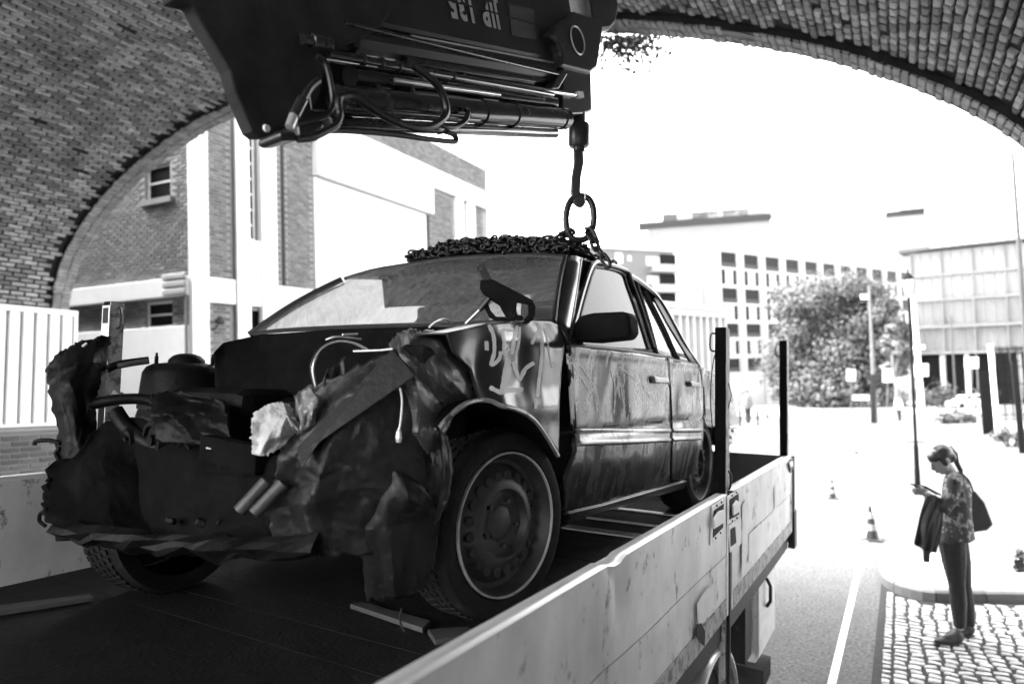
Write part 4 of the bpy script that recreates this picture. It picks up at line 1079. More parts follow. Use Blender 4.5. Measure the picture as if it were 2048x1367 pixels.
# --- doors
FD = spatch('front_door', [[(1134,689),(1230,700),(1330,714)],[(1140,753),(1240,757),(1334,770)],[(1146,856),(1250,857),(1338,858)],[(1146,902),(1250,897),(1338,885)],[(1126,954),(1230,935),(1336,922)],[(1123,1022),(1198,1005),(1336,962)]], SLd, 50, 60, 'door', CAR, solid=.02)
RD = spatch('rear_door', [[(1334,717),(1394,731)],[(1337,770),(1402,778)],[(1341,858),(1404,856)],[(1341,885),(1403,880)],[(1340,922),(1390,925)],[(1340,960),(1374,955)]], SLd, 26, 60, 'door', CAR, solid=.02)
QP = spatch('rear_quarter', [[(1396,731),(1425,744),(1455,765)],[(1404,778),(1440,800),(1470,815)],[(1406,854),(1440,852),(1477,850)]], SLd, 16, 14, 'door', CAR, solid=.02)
spatch('sill', [[(1123,1024),(1198,1007),(1376,957)],[(1128,1040),(1200,1022),(1370,972)]], lambda a, z: SLb(a, z)-.05, 24, 4, 'paint', CAR, solid=.03)
for par, r0, r1 in ((FD, [(1150,857),(1250,856),(1338,857)], [(1152,890),(1250,887),(1338,882)]), (RD, [(1342,857),(1402,857)], [(1342,881),(1400,878)])):
    spatch('trim_strip', [r0, [((a[0]+b[0])/2, (a[1]+b[1])/2) for a, b in zip(r0, r1)], r1], lambda a, z: SLd(a, z)+.012, 24, 12, 'trim', par, solid=.01, extra=lambda u, v: .010*(gauss(v, .12, .10)+gauss(v, .88, .09)))
def handle(par, pts):
    P = [CF.on(u, v, lambda w_: SLd(w_.y, w_.z)+.012) for u, v in pts]; MB().prism(P, (.022,0,0)).build('door_handle', MAT['trim'], par, bevel=.006)
    c = sum(P, V((0,0,0)))/len(P); MB().prism([c+(p-c)*1.25 for p in P], (-.02,0,0)).build('handle_recess', MAT['seal'], par)
handle(FD, [(1301,752),(1330,756),(1333,766),(1303,765)]); handle(RD, [(1375,762),(1391,765),(1393,773),(1377,772)])
sfn = lambda w_: SLb(w_.y, w_.z)-.01
def side_tube(name, pts, r, mat, par, off=0.0, n=4): return MB().tube(smooth([CF.on(u, v, lambda w_: SLb(w_.y, w_.z)-.01+off) for u, v in pts], n), r, 8).build(name, MAT[mat], par, smooth=True)
side_tube('window_frame', [(1137,688),(1150,640),(1165,585),(1180,540),(1190,527),(1202,525),(1250,540),(1262,562),(1285,625),(1307,697)], .013, 'paint', FD, .006)
side_tube('window_seal', [(1148,688),(1162,625),(1176,575),(1187,541),(1196,534),(1242,546),(1255,575),(1277,637),(1296,697)], .008, 'seal', FD)
side_tube('belt_seal', [(1137,690),(1230,699),(1331,713)], .011, 'seal', FD, .002); side_tube('belt_seal', [(1333,717),(1394,731)], .010, 'seal', RD, .002)
spatch('door_glass', [[(1192,534),(1243,547)],[(1176,578),(1254,578)],[(1162,625),(1271,625)],[(1145,690),(1296,697)]], lambda a, z: SLb(a, z)-.012, 10, 10, 'doorg', FD, solid=0)
side_tube('window_frame', [(1258,552),(1275,562),(1305,586),(1325,612),(1345,648),(1368,690),(1395,731)], .020, 'paint', RD, -.01)
side_tube('window_frame', [(1290,583),(1312,625),(1335,672),(1353,718)], .013, 'seal', RD)
side_tube('window_frame', [(1272,566),(1290,622),(1306,680),(1312,705)], .014, 'seal', RD)
spatch('door_glass', [[(1280,580),(1291,586)],[(1293,635),(1318,642)],[(1310,704),(1352,717)]], lambda a, z: SLb(a, z)-.02, 6, 8, 'sideg', RD, solid=.004)
spatch('quarter_glass', [[(1297,592),(1306,598)],[(1320,640),(1332,646)],[(1358,718),(1380,725)]], lambda a, z: SLb(a, z)-.02, 6, 8, 'sideg', RD, solid=.004)
spatch('rear_pillar', [[(1306,597),(1312,594)],[(1332,646),(1343,645)],[(1380,725),(1396,731)]], lambda a, z: SLb(a, z)-.018, 4, 8, 'seal', CAR, solid=.01)
Z2 = lambda x, y: (1100+x/2.44, 500+y/2.44)
for par, pts, wd in ((FD, [(105,545),(140,600),(200,700)], 6),(FD, [(120,520),(180,610),(215,660)], 4),(FD, [(330,560),(380,600),(430,640)], 7),(FD, [(300,590),(318,680),(312,800)], 6),(FD, [(440,600),(470,690),(520,740)], 5)):
    pp = smooth([V((*Z2(*p), 0)) for p in pts], 6); mb = MB(); N = len(pp)
    for i, p in enumerate(pp):
        t = (pp[min(N-1, i+1)]-pp[max(0, i-1)]).normalized(); n = V((-t.y, t.x, 0)); wv = wd/2.44*(.55+.7*abs(nz((i*.5, wd, pts[0][0]*.1))))*(.4 if i in (0, N-1) else 1)
        for s_ in (-1, 0, 1):
            q = p+n*wv*s_; mb.v.append(CF.on(q.x, q.y, lambda w_: SLd(w_.y, w_.z)+.0115))
    for i in range(N-1):
        for s_ in (0, 1): a = i*3+s_; mb._f((a, a+1, a+4, a+3))
    mb.build('graffiti_stroke', MAT['graf'], par, smooth='all')
# bright filler cap scar and tail
bm_ = [CF.plane(u, v, 0, -.16) for u, v in ((1448,850),(1479,852),(1476,868),(1466,890),(1450,892))]
MB().prism(bm_, (-1.5,0,0)).build('rear_bumper', MAT['paint'], CAR, bevel=.03)
for (u, v) in ((1456,862),(1468,861),(1464,874)): 
    p = CF.plane(u, v, 0, -.155); MB().ab(p.x, p.x+.01, p.y-.03, p.y+.03, p.z-.012, p.z+.012).build('tail_lamp', MAT['bright'], CAR, bevel=.004)
# --- windscreen, pillars, roof
wb = [CF.plane(u, v, 1, a) for u, v, a in ((505,667,.43),(572,660,.30),(700,654,.19),(830,650,.17),(980,645,.20),(1108,644,.30))]
wt = [CF.plane(u, v, 1, a) for u, v, a in ((690,557,.78),(745,541,.80),(822,528,.86),(900,517,.90),(1000,511,.91),(1075,510,.89),(1131,513,.83))]
wbs, wts = smooth(wb, 6), smooth(wt, 6)
def wsf(u, v):
    p = poly_at(wbs, u).lerp(poly_at(wts, u), v); b_ = .020*math.sin(v*math.pi)*(1 if True else 0)
    return p+V((0, -b_*.55, b_*.8))
WS = MB().grid(wsf, 40, 20).build('windscreen', MAT['wind'], CAR, smooth='all')
def edge_tube(name, pts, r, mat, par=CAR): return MB().tube(pts, r, 8).build(name, MAT[mat], par, smooth=True)
edge_tube('windscreen_seal', [wsf(i/30, 0) for i in range(31)], .012, 'seal', WS)
edge_tube('windscreen_seal', [wsf(i/30, 1) for i in range(31)], .012, 'seal', WS)
edge_tube('windscreen_seal', [wsf(1, i/12) for i in range(13)], .012, 'seal', WS)
edge_tube('pillar', [wsf(0, i/12)+V((-.02,0,-.01)) for i in range(13)], .026, 'paint')
A_b0, A_b1 = CF.plane(1110, 646, 1, .31), CF.on(1136, 690, sfn)
A_t0, A_t1 = wt[-1], CF.on(1162, 517, sfn)
mb = MB(); mb.grid(lambda u, v: A_b0.lerp(A_b1, u).lerp(A_t0.lerp(A_t1, u), v)+V((.02*math.sin(u*math.pi), -.02*math.sin(u*math.pi), 0))+wsf(1, v)*0, 8, 10); mb.build('pillar', MAT['paint'], CAR, smooth='all', solid=.01)
edge_tube('drip_rail', [A_b1.lerp(A_t1, i/8)+V((0,0,0)) for i in range(9)], .009, 'trim')
rail = [CF.on(u, v, lambda w_: SLb(w_.y, w_.z)-.02) for u, v in ((1162,517),(1215,531),(1260,553),(1305,586),(1345,648),(1395,731))]
rls = smooth(rail, 5)
def roof(u, v):
    """u: right -> left, v: front -> back"""
    f = poly_at(wts, 1-u); r_ = poly_at(rls, v); l_ = V((-1.83-r_.x, r_.y, r_.z)); bk = r_.lerp(l_, u)
    crown = .09*math.sin(math.pi*u)*math.sin(math.pi*min(1, .02+v*.98))
    q = f.lerp(bk, min(1, v*3.2)) if v < .3125 else bk
    return q+V((0, 0, crown))
ROOF = MB().grid(lambda u, v: roof(u, v*.62), 24, 20).build('roof', MAT['paint'], CAR, smooth='all', solid=.012)
mb = MB(); mb.grid(lambda u, v: lerp(0, 1, 0) or V((lerp(-.25, -1.6, u), lerp(2.0, 2.95, v), lerp(1.02, .93, v)+.02*math.sin(u*math.pi))), 10, 8); mb.build('boot_lid', MAT['paint'], CAR, smooth='all', solid=.02)
RWN = MB().grid(lambda u, v: roof(lerp(.06, .94, u), lerp(.63, .955, v)), 20, 14).build('rear_window', MAT['sideg'], CAR, smooth='all', solid=.004)
edge_tube('window_seal', [roof(lerp(.05, .95, i/20), .625) for i in range(21)], .012, 'seal', RWN); edge_tube('window_seal', [roof(lerp(.05, .95, i/20), .96) for i in range(21)], .012, 'seal', RWN)
for uu_ in (.03, .97): edge_tube('pillar', [roof(uu_, lerp(.60, .99, i/10)) for i in range(11)], .035, 'paint')
edge_tube('roof_rail', [V((-1.83-p.x, p.y, p.z)) for p in rls], .022, 'paint')
mb = MB(); mb.grid(lambda u, v: (lambda p: V((-1.81-p.x+.03*v, p.y, p.z-.02-.17*v*(1-.6*u))))(poly_at(rls, u*.8)), 20, 4); mb.build('window_header', MAT['seal'], CAR, solid=.02)
p0_ = CF.on(1262, 556, lambda w_: SLb(w_.y, w_.z)-.02); p1_ = CF.on(1310, 704, lambda w_: SLb(w_.y, w_.z)-.02)
mb = MB(); mb.bar(V((-1.80-p0_.x, p0_.y+.05, p0_.z)), V((-1.80-p1_.x, p1_.y-.05, p1_.z)), .05, .13, (0,1,0)); mb.build('pillar', MAT['seal'], CAR)
for a_, b_ in (((1290,583),(1353,718)),((1250,552),(1312,705))):
    p0_, p1_ = [CF.on(*q_, lambda w_: SLb(w_.y, w_.z)-.02) for q_ in (a_, b_)]; edge_tube('pillar', [V((-1.83-p.x, p.y, p.z)) for p in (p0_, p0_.lerp(p1_, .5), p1_)], .018, 'seal')
# --- mirror
mp = [CF.plane(u, v, 1, .40) for u, v in ((1146,648),(1158,631),(1185,625),(1248,622),(1257,630),(1261,664),(1252,677),(1185,684),(1148,682),(1140,672))]
MB().prism(mp, (0,.10,0)).build('door_mirror', MAT['stakeb'], CAR, bevel=.018, smooth=True)
# --- wheels
def car_wheel(c, ax, rad, side=1, name='wheel'):
    w_ = MB(); wd = .19
    pf = [(rad*.755,-.005),(rad*.79,.010),(rad*.88,.014),(rad*.955,.004),(rad*.985,-.014),(rad,-.03),(rad*1.003,-wd*.5),(rad,-wd+.03),(rad*.96,-wd-.01),(rad*.78,-wd)]
    o_ = w_.lathe(pf, c, ax, 56, caps=False).build(name, MAT['tyre'], CAR, smooth=True)
    tr_ = MB(); ax_ = V(ax).normalized(); x = ax_.orthogonal().normalized(); y = ax_.cross(x)
    for k in range(64):
        a = 2*math.pi*k/64; d = x*math.cos(a)+y*math.sin(a); t = ax_.cross(d)
        for j_, off in ((0,-.042),(1,-.078),(0,-.114),(1,-.150)):
            d2 = x*math.cos(a+j_*.05)+y*math.sin(a+j_*.05)
            tr_.box(V(c)+ax_*off+d2*(rad*1.004), (.027, rad*.062, .009), Matrix((ax_, ax_.cross(d2), d2)).transposed())
    tr_.build('tread_block', MAT['tyre'], o_, kind='stuff')
    R_ = rad*.755
    MB().lathe([(R_*1.012,.004),(R_*1.008,.015),(R_*.988,.016),(R_*.978,.008)], c, ax, 56, caps=False).build('rim_flange', MAT['ring'], o_, smooth=True)
    rm = MB().lathe([(R_*.982,.006),(R_*.95,-.022),(R_*.90,-.045),(R_*.84,-.05),(R_*.76,-.035),(R_*.60,-.012),(R_*.52,-.004),(R_*.485,-.004),(R_*.47,-.014),(R_*.44,-.03),(R_*.26,-.034),(R_*.24,-.030),(R_*.20,-.024),(.0,-.022)], c, ax, 56, caps=False).build('rim', MAT['rim'], o_, smooth=True)
    hm = MB().lathe([(.0,.004),(.018,.003),(.021,-.004)], (0,0,0), (0,0,1), 10).mesh('vent_hole', MAT['darkgap'])
    for k in range(20):
        a = 2*math.pi*k/20; d = x*math.cos(a)+y*math.sin(a); t = ax_.cross(d)
        m_ = Matrix((t*.85, d*1.25, ax_)).transposed().to_4x4(); m_.translation = V(c)+d*(R_*.665)+ax_*(-.0165); inst('vent_hole', hm, o_, m_)
    bm2 = MB().lathe([(.010,0),(.010,.014),(.006,.018),(.0,.018)], (0,0,0), (0,0,1), 6).mesh('wheel_bolt', MAT['rim'])
    for k in range(5):
        a = 2*math.pi*k/5+.3; d = x*math.cos(a)+y*math.sin(a); m_ = Matrix((x, y, ax_)).transposed().to_4x4(); m_.translation = V(c)+d*(R_*.33)+ax_*(-.033); inst('wheel_bolt', bm2, o_, m_)
    return o_
WH = CF.loc(W1); RW = .334; stv = R(9)
car_wheel(V((WH.x+.02, WH.y, WH.z)), V((math.cos(stv), -math.sin(stv), .02)), RW)
car_wheel(V((-.17, 2.60, .315)), V((1,0,0)), .318)
car_wheel(V((-1.70, 2.60, .315)), V((-1,0,0)), .318)
car_wheel(V((-1.50, -.46, .315)), V((-math.cos(.10), -math.sin(.10), 0)), .318)
# --- crumpled front of the car
D_ = 2.02
dpatch('inner_wing', [[(600,790,2.05),(690,745,2.0),(785,700,2.0),(850,690,2.02),(885,720,2.08)],
  [(560,920,2.0),(650,900,1.97),(760,860,1.98),(835,850,2.02),(885,860,2.1)],
  [(530,1020,2.0),(640,1000,1.95),(745,985,1.97),(850,1000,2.04),(890,985,2.12)],
  [(560,1105,2.02),(660,1110,1.98),(735,1110,2.0),(800,1110,2.08),(872,1050,2.15)]], 80, 80, 'crumpd', CAR, .030, 9, 3, jag=14)
dpatch('wheel_arch_liner', [[(690,890,2.02),(745,880,2.0),(800,915,2.02),(850,975,2.06)],[(705,960,1.99),(760,960,1.97),(820,990,2.0),(880,1030,2.08)],[(715,1060,2.0),(770,1060,1.98),(830,1075,2.04),(875,1085,2.14)],[(735,1200,2.06),(790,1195,2.05),(830,1190,2.1),(860,1160,2.16)]], 40, 50, 'crumpd', CAR, .018, 7, 11, jag=14)
dpatch('torn_wing', [[(780,692,2.03),(795,668,2.04),(822,657,2.1),(863,662,2.2),(893,668,2.24)],
  [(790,725,2.0),(822,715,1.98),(862,710,2.08),(897,705,2.15),(912,705,2.22)],
  [(800,770,1.99),(832,762,1.96),(866,770,2.05),(900,760,2.1),(945,765,2.2)],
  [(812,820,1.99),(835,815,1.97),(866,825,2.04),(893,815,2.1),(950,798,2.2)],
  [(815,860,2.0),(838,862,1.99),(866,875,2.04),(880,865,2.08),(905,830,2.16)],
  [(830,890,2.02),(848,895,2.01),(866,915,2.04),(876,905,2.06),(884,880,2.12)]], 80, 90, 'crump', CAR, .032, 10, 21, jag=10)
dpatch('torn_flap', [[(873,850,2.06),(880,862,2.05),(893,872,2.1)],[(884,890,2.03),(896,900,2.02),(903,905,2.1)],[(884,960,2.04),(900,950,2.02),(906,945,2.1)],[(878,1010,2.05),(890,1010,2.04),(897,1000,2.1)],[(867,1046,2.08),(870,1048,2.08),(874,1040,2.09)]], 8, 40, 'crumpd', CAR, .012, 9, 31, jag=4)
dpatch('torn_flap', [[(862,905,2.03),(876,910,2.03)],[(866,925,2.02),(874,925,2.02)],[(862,935,2.04),(868,932,2.04)]], 4, 6, 'crump', CAR, .008, 12, 33)
# bent slam panel: a folded channel
P_ = [CF.dep(u, v, d) for u, v, d in ((592,896,1.93),(786,697,1.96),(831,751,1.93),(640,884,1.88),(602,935,1.88))]
mb = MB(); vd = V([FW.dot(e_) for e_ in CF.e]); mb.prism(P_, vd*.012); mb.prism([P_[0], P_[1], P_[1]+vd*.07, P_[0]+vd*.07], (P_[2]-P_[1])*.09)
mb.prism([P_[1], P_[2], P_[2]+vd*.03, P_[1]+vd*.04], (P_[0]-P_[1])*.02); mb.build('slam_panel', MAT['crumpd'], CAR, bevel=.003)
dpatch('bracket_plate', [[(588,790,1.98),(622,768,1.98)],[(600,840,1.97),(640,800,1.97)],[(600,870,1.97),(630,850,1.97)]], 8, 10, 'crump', CAR, .01, 8, 41)
dpatch('bracket_plate', [[(655,740,2.05),(690,715,2.05)],[(640,800,2.03),(690,770,2.03)],[(625,850,2.02),(660,820,2.02)]], 10, 12, 'crumpd', CAR, .015, 8, 44)
# pale wadding bulging out
for (c_, rx, ry, sd2) in (((545,860,2.02), .072, .085, 1), ((588,850,2.04), .030, .045, 2), ((560,815,2.03), .028, .024, 3)):
    c0 = CF.dep(*c_); mb = MB(); rtl, upl = V([RT.dot(e) for e in CF.e]), V([UP.dot(e) for e in CF.e])
    def bl(u, v, c0=c0, rx=rx, ry=ry, sd2=sd2):
        th, ph = u*2*math.pi, v*math.pi; d = rtl*math.cos(th)*math.sin(ph)*rx+upl*math.cos(ph)*ry-vd*math.sin(th)*math.sin(ph)*.05
        return c0+d*(1+.22*nz(d*14, 1, sd2)+.16*(1-2*abs(nz(d*34, 1, sd2+4))))
    pass
dpatch('wadding', [[(512,826,2.03),(540,806,2.04),(566,803,2.05),(590,822,2.06)],[(502,850,1.99),(535,840,1.97),(570,838,1.98),(603,850,2.04)],[(500,880,1.98),(530,880,1.95),(562,872,1.96),(598,872,2.02)],[(506,905,2.0),(530,908,1.98),(550,900,1.98),(572,888,2.0)]], 50, 50, 'cloth', CAR, .022, 9, 71, solid=.003, jag=10)
dpatch('wadding', [[(572,828,2.0),(590,835,2.0)],[(580,845,1.98),(605,858,2.0)],[(596,868,1.99),(604,872,2.0)]], 14, 20, 'cloth', CAR, .012, 9, 73, solid=.003, jag=6)
for a, b, r in (((478,1022,1.95),(533,962,1.98),.019),((508,1026,1.95),(566,966,1.98),.019)):
    MB().tube([CF.dep(*a), CF.dep(*b)], r, 14).build('pipe', MAT['crump'], CAR, smooth=True)
# black engine bay: bulkhead, inner structure, engine, strut tower
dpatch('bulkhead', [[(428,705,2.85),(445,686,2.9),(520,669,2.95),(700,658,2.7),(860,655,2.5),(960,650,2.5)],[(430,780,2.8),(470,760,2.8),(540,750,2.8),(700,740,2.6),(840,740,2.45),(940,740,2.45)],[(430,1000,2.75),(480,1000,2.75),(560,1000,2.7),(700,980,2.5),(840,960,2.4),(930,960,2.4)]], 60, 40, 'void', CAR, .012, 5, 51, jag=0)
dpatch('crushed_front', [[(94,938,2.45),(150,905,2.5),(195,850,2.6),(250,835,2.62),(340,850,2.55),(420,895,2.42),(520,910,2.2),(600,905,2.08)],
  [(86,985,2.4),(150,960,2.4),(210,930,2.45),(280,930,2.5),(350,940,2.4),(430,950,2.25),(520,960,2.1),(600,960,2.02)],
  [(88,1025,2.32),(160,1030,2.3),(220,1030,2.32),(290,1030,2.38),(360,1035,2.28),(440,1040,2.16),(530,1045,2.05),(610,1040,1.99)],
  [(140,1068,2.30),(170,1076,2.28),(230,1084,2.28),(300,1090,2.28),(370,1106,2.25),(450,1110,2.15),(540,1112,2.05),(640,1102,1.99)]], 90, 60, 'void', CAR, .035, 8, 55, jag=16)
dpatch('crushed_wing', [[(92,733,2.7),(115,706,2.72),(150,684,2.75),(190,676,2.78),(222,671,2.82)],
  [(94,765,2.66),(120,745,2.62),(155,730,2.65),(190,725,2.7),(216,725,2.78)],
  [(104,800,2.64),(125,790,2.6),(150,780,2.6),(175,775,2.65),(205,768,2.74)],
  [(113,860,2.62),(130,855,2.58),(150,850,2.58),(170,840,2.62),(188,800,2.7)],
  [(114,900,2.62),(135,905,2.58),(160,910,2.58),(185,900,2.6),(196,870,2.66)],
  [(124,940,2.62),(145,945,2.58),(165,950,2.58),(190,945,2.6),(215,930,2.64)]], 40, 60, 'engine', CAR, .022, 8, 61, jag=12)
hl_ = CF.dep(176, 690, 2.73); MB().lathe([(.012,0),(.012,.004),(.0,.005)], hl_-vd*.02, V((0,-.7,.7)), 12).build('rivet_or_hole', MAT['cloth'], CAR)  # pale disc paints the brightness showing through a hole in the wing
dpatch('headlamp_bowl', [[(205,752,2.74),(216,740,2.76)],[(196,775,2.72),(215,775,2.74)],[(190,795,2.70),(212,798,2.72)]], 6, 8, 'cloth', CAR, .008, 9, 63)
dpatch('washer_bottle', [[(212,795,2.7),(228,780,2.72),(248,786,2.74)],[(200,805,2.68),(240,800,2.7),(280,806,2.74)]], 10, 6, 'cloth', CAR, .012, 9, 65)
def etube(name, pts, r, mat='engine', n=5): return MB().tube(smooth([CF.dep(*p) for p in pts], n), r, 10).build(name, MAT[mat], CAR, smooth=True)
etube('hose', [(185,808,2.66),(225,800,2.66),(275,797,2.68),(315,805,2.68),(360,830,2.64),(400,870,2.55)], .022)
etube('hose', [(216,738,2.8),(240,728,2.8),(298,720,2.85)], .016); etube('pipe', [(236,732,2.74),(262,727,2.76),(296,722,2.8)], .012, 'crump')
etube('hose', [(230,820,2.62),(260,860,2.6),(330,900,2.5),(420,910,2.4)], .03)
etube('tow_eye', [(120,886,2.6),(100,880,2.6),(72,882,2.6),(70,890,2.6)], .008); etube('tow_eye', [(120,895,2.6),(112,905,2.6),(118,918,2.6),(126,920,2.6)], .008); etube('tow_eye', [(95,1022,2.52),(82,1025,2.52),(79,1040,2.52),(92,1052,2.52)], .007)
# strut tower
c0 = CF.dep(372, 760, 2.95)
ST = MB().lathe([(.185,-.12),(.17,.03),(.155,.055),(.13,.068),(.095,.072),(.075,.074),(.072,.088),(.055,.105),(.03,.114),(.0,.116)], c0, (0,0,1), 40).build('strut_tower', MAT['engine'], CAR, smooth=True)
for k in range(3):
    a = 2*math.pi*k/3+.35; MB().lathe([(.008,0),(.008,.03),(.005,.032),(.005,.045),(.0,.046)], c0+V((math.cos(a)*.125, math.sin(a)*.125, .068)), (0,0,1), 8).build('stud_bolt', MAT['engine'], ST)
for (u_, v_, d_, r_, t_) in ((300,880,2.5,.07,.03),(365,905,2.42,.05,.03),(250,880,2.56,.045,.04),(440,930,2.25,.04,.02)):
    c_ = CF.dep(u_, v_, d_); MB().lathe([(.0,-.004),(r_*.3,-.004),(r_*.32,.01),(r_*.7,.012),(r_*.75,0),(r_*.95,0),(r_,.006),(r_,t_),(r_*.8,t_+.01)], c_, (.1,1,.05), 24).build('pulley', MAT['engine'], CAR, smooth=True)
eng = MB(); e0 = CF.dep(420, 850, 2.75)
eng.box(e0+V((.05,.15,-.02)), (.55,.5,.34)); eng.box(e0+V((-.35,.12,-.06)), (.28,.36,.28)); eng.box(e0+V((.35,.2,.02)), (.3,.3,.2)); eng.build('engine_block', MAT['engine'], CAR, bevel=.06)
dpatch('engine_cover', [[(300,790,2.55),(350,782,2.55),(400,790,2.5),(450,800,2.45)],[(300,830,2.48),(350,825,2.46),(400,835,2.42),(455,850,2.36)],[(310,880,2.46),(350,885,2.42),(410,890,2.36),(470,900,2.3)]], 40, 30, 'engine', CAR, .03, 9, 77, jag=12)
for k in range(6): etube('engine_hose', [(330+k*45,840+20*math.sin(k),2.6),(360+k*45,815+10*math.cos(k*2),2.62),(410+k*40,850,2.58),(430+k*40,905,2.5)], .010+.004*(k % 3))
# cross rail with a bright nick
mb = MB(); mb.bar(CF.dep(412, 895, 2.35), CF.dep(525, 920, 2.12), .05, .09); mb.build('cross_rail', MAT['void'], CAR, bevel=.006)
mb = MB(); mb.bar(CF.dep(414, 895, 2.30), CF.dep(440, 899, 2.26), .012, .006); mb.build('torn_edge', MAT['cloth'], CAR, bevel=.003)
# bumper beam
bp_ = [CF.dep(*p) for p in ((128,1052,2.28),(180,1060,2.27),(300,1074,2.22),(430,1085,2.14),(560,1088,2.01),(650,1078,1.96))]; bps = smooth(bp_, 6)
mb = MB(); mb.grid(lambda u, v: poly_at(bps, u)+V((0, -.02-.03*math.sin(v*math.pi), lerp(-.040, .022, v)))+V((0, .04*nz((u*11, v*2, 3)), .03*nz((u*9, v, 5)))), 18, 4)
mb.build('bumper', MAT['engine'], CAR, smooth=False, solid=.012)
for k in range(4):
    p = poly_at(bps, (.40,.52,.60,.74)[k])+V((0,-.005,.06)); dpatch_c = MB(); dpatch_c.box(p, (.045-.006*k,.02,.022+.006*(k%2)), Matrix.Rotation(.7*k, 3, 'Z')@Matrix.Rotation(.4*k, 3, 'Y')); dpatch_c.build('clip', MAT['engine'], CAR, bevel=.008)
# loose wires
for pts, r, mt2 in (([(632,775,2.1),(626,735,2.1),(640,700,2.12),(670,683,2.14),(705,685,2.16),(735,700,2.18)], .004, 'bright'),([(628,772,2.1),(622,730,2.1),(640,695,2.12),(672,680,2.14)], .0025, 'rubber'),
   ([(652,679,2.15),(675,673,2.15),(722,678,2.2)], .003, 'bright'),([(685,669,2.15),(715,668,2.2)], .003, 'bright'),([(800,775,1.93),(804,800,1.93),(802,835,1.93),(797,870,1.93)], .003, 'bright'),
   ([(707,702,2.0),(760,700,1.97),(785,697,1.96)], .003, 'bright'),([(858,655,2.35),(872,643,2.35),(890,638,2.35),(903,648,2.4)], .004, 'bright'),([(858,650,2.4),(895,652,2.4),(930,650,2.4)], .006, 'crump'),
   ([(803,1215,2.0),(800,1240,2.0),(808,1262,2.0)], .003, 'rubber')): etube('loose_wire', pts, r, mt2)
MB().lathe([(.007,0),(.009,.012),(.007,.03),(.003,.04)], CF.dep(797, 884, 1.93), (0,0,1), 8).build('wire_plug', MAT['bright'], CAR)
# bonnet hinge bracket left standing
Zb = lambda x, y, d=2.52: CF.dep(780+x/4.096, 440+y/4.096, d)
HG = None
for k, poly in enumerate(([(740,490),(790,475),(835,480),(1165,650),(1192,700),(1130,690),(1040,675),(1035,740),(1045,770),(1030,822),(950,822),(945,790),(895,700),(830,655),(760,605),(735,560)],
      [(1130,690),(1195,700),(1190,770),(1170,825),(1090,822),(1132,770)],[(830,655),(800,675),(822,740),(870,790),(945,790),(950,822),(870,824),(812,800),(775,720),(782,650)],[(1045,770),(1090,785),(1090,822),(1030,822)])):
    o_ = MB().prism([Zb(*p) for p in poly], vd*.03).build('hinge_bracket', MAT['stakeb'], CAR if HG is None else HG, bevel=.004); HG = HG or o_
MB().prism([Zb(x, y) for x, y in ((710,390),(738,370),(765,350),(830,478),(795,490),(760,490),(740,440),(735,412),(752,412),(760,398),(757,382),(745,378),(734,386),(730,402),(728,430))], vd*.006).build('hinge_tab', MAT['steel_dk'], HG)
MB().tube([Zb(812,640), Zb(730,738)], .011, 8).build('gas_strut', MAT['black'], HG, smooth=True); MB().tube([Zb(730,738), Zb(618,848)], .005, 8).build('strut_rod', MAT['bright'], HG, smooth=True)
# boards lying on the deck
def board(pts, label, n=BED+.004, th=.018):
    P = [tp_(u, v, 2, n) for u, v in pts]; c = sum(P, V((0,0,0)))/len(P); t = thing('timber_board', TF.matrix(c), label, 'board')
    MB().prism([p-c for p in P], (0,0,th)).build('board', MAT['plankl'], t, bevel=.003); return t
board([(700,1216),(725,1212),(862,1250),(845,1266)], 'thin splintered board lying on the deck beside the big front wheel')
board([(855,1268),(935,1262),(960,1276),(870,1290)], 'short grey board on the deck beside the dropside')
board([(-30,1222),(180,1196),(186,1202),(-30,1236)], 'dusty grey board on the deck at the left edge')

# ================================================================== LOADER CRANE
bd = ray(1950, 290).normalized(); Sx = bd.cross(V((0,0,1))).normalized(); Ux = Sx.cross(bd)
T0 = at(1160, 240, 3.4)
CRF = Frame(T0, bd, -Sx, Ux)
CRN = thing('loader_crane', CRF.matrix(), 'black hydraulic loader crane boom with hoses hanging over the wrecked car', 'crane')
cp = lambda u, v, s=0.0: CRF.plane(u, v, 1, -s)
def cpoly(name, pts, s, th, mat='black', par=CRN, bev=.008): return MB().prism([cp(u, v, s) for u, v in pts], (0, th, 0)).build(name, MAT[mat], par, bevel=bev)
u_b = cp(1000, 103).z
BM = MB().ab(-1.55, .12, 0, .12, u_b, u_b+.62).build('boom', MAT['black'], CRN, bevel=.02)
MB().ab(-1.50, -.06, -.02, .26, cp(1000, 147).z, u_b-.004).build('extension_boom', MAT['black'], CRN, bevel=.035)
MB().tube([cp(822, 70, .004)+V((0,0,-.004)), cp(1122, 127, .004)+V((0,0,-.004))], .005, 6).build('edge_highlight', MAT['bright'], BM, smooth=True)  # bright rod paints the highlight along the boom's rounded lower edge
cpoly('side_plate', [(330,-70),(345,0),(384,10),(402,45),(430,90),(460,140),(470,182),(484,212),(494,238),(505,262),(518,272),(545,272),(552,262),(575,258),(600,240),(640,200),(655,110),(760,60),(840,-70)], .03, .05, 'blackm')
cpoly('inner_plate', [(560,60),(760,60),(712,170),(704,255),(640,262),(560,264)], -.06, .05, 'blackm')
ey = cp(535, 256, .07); MB().lathe([(.0,0),(.009,0),(.011,-.006)], ey, (0,-1,0), 14).build('bright_hole', MAT['signw'], CRN)  # white disc paints the brightness showing through the bolt eye
def rodp(name, a, b, r, mat, s=0.0, par=CRN, n=14, cap=True):
    A, B = cp(*a, s), cp(*b, s); o_ = MB().tube([A, A.lerp(B,.995), B], [r, r, r*.8], n).build(name, MAT[mat], par, smooth=True); return o_, A, B
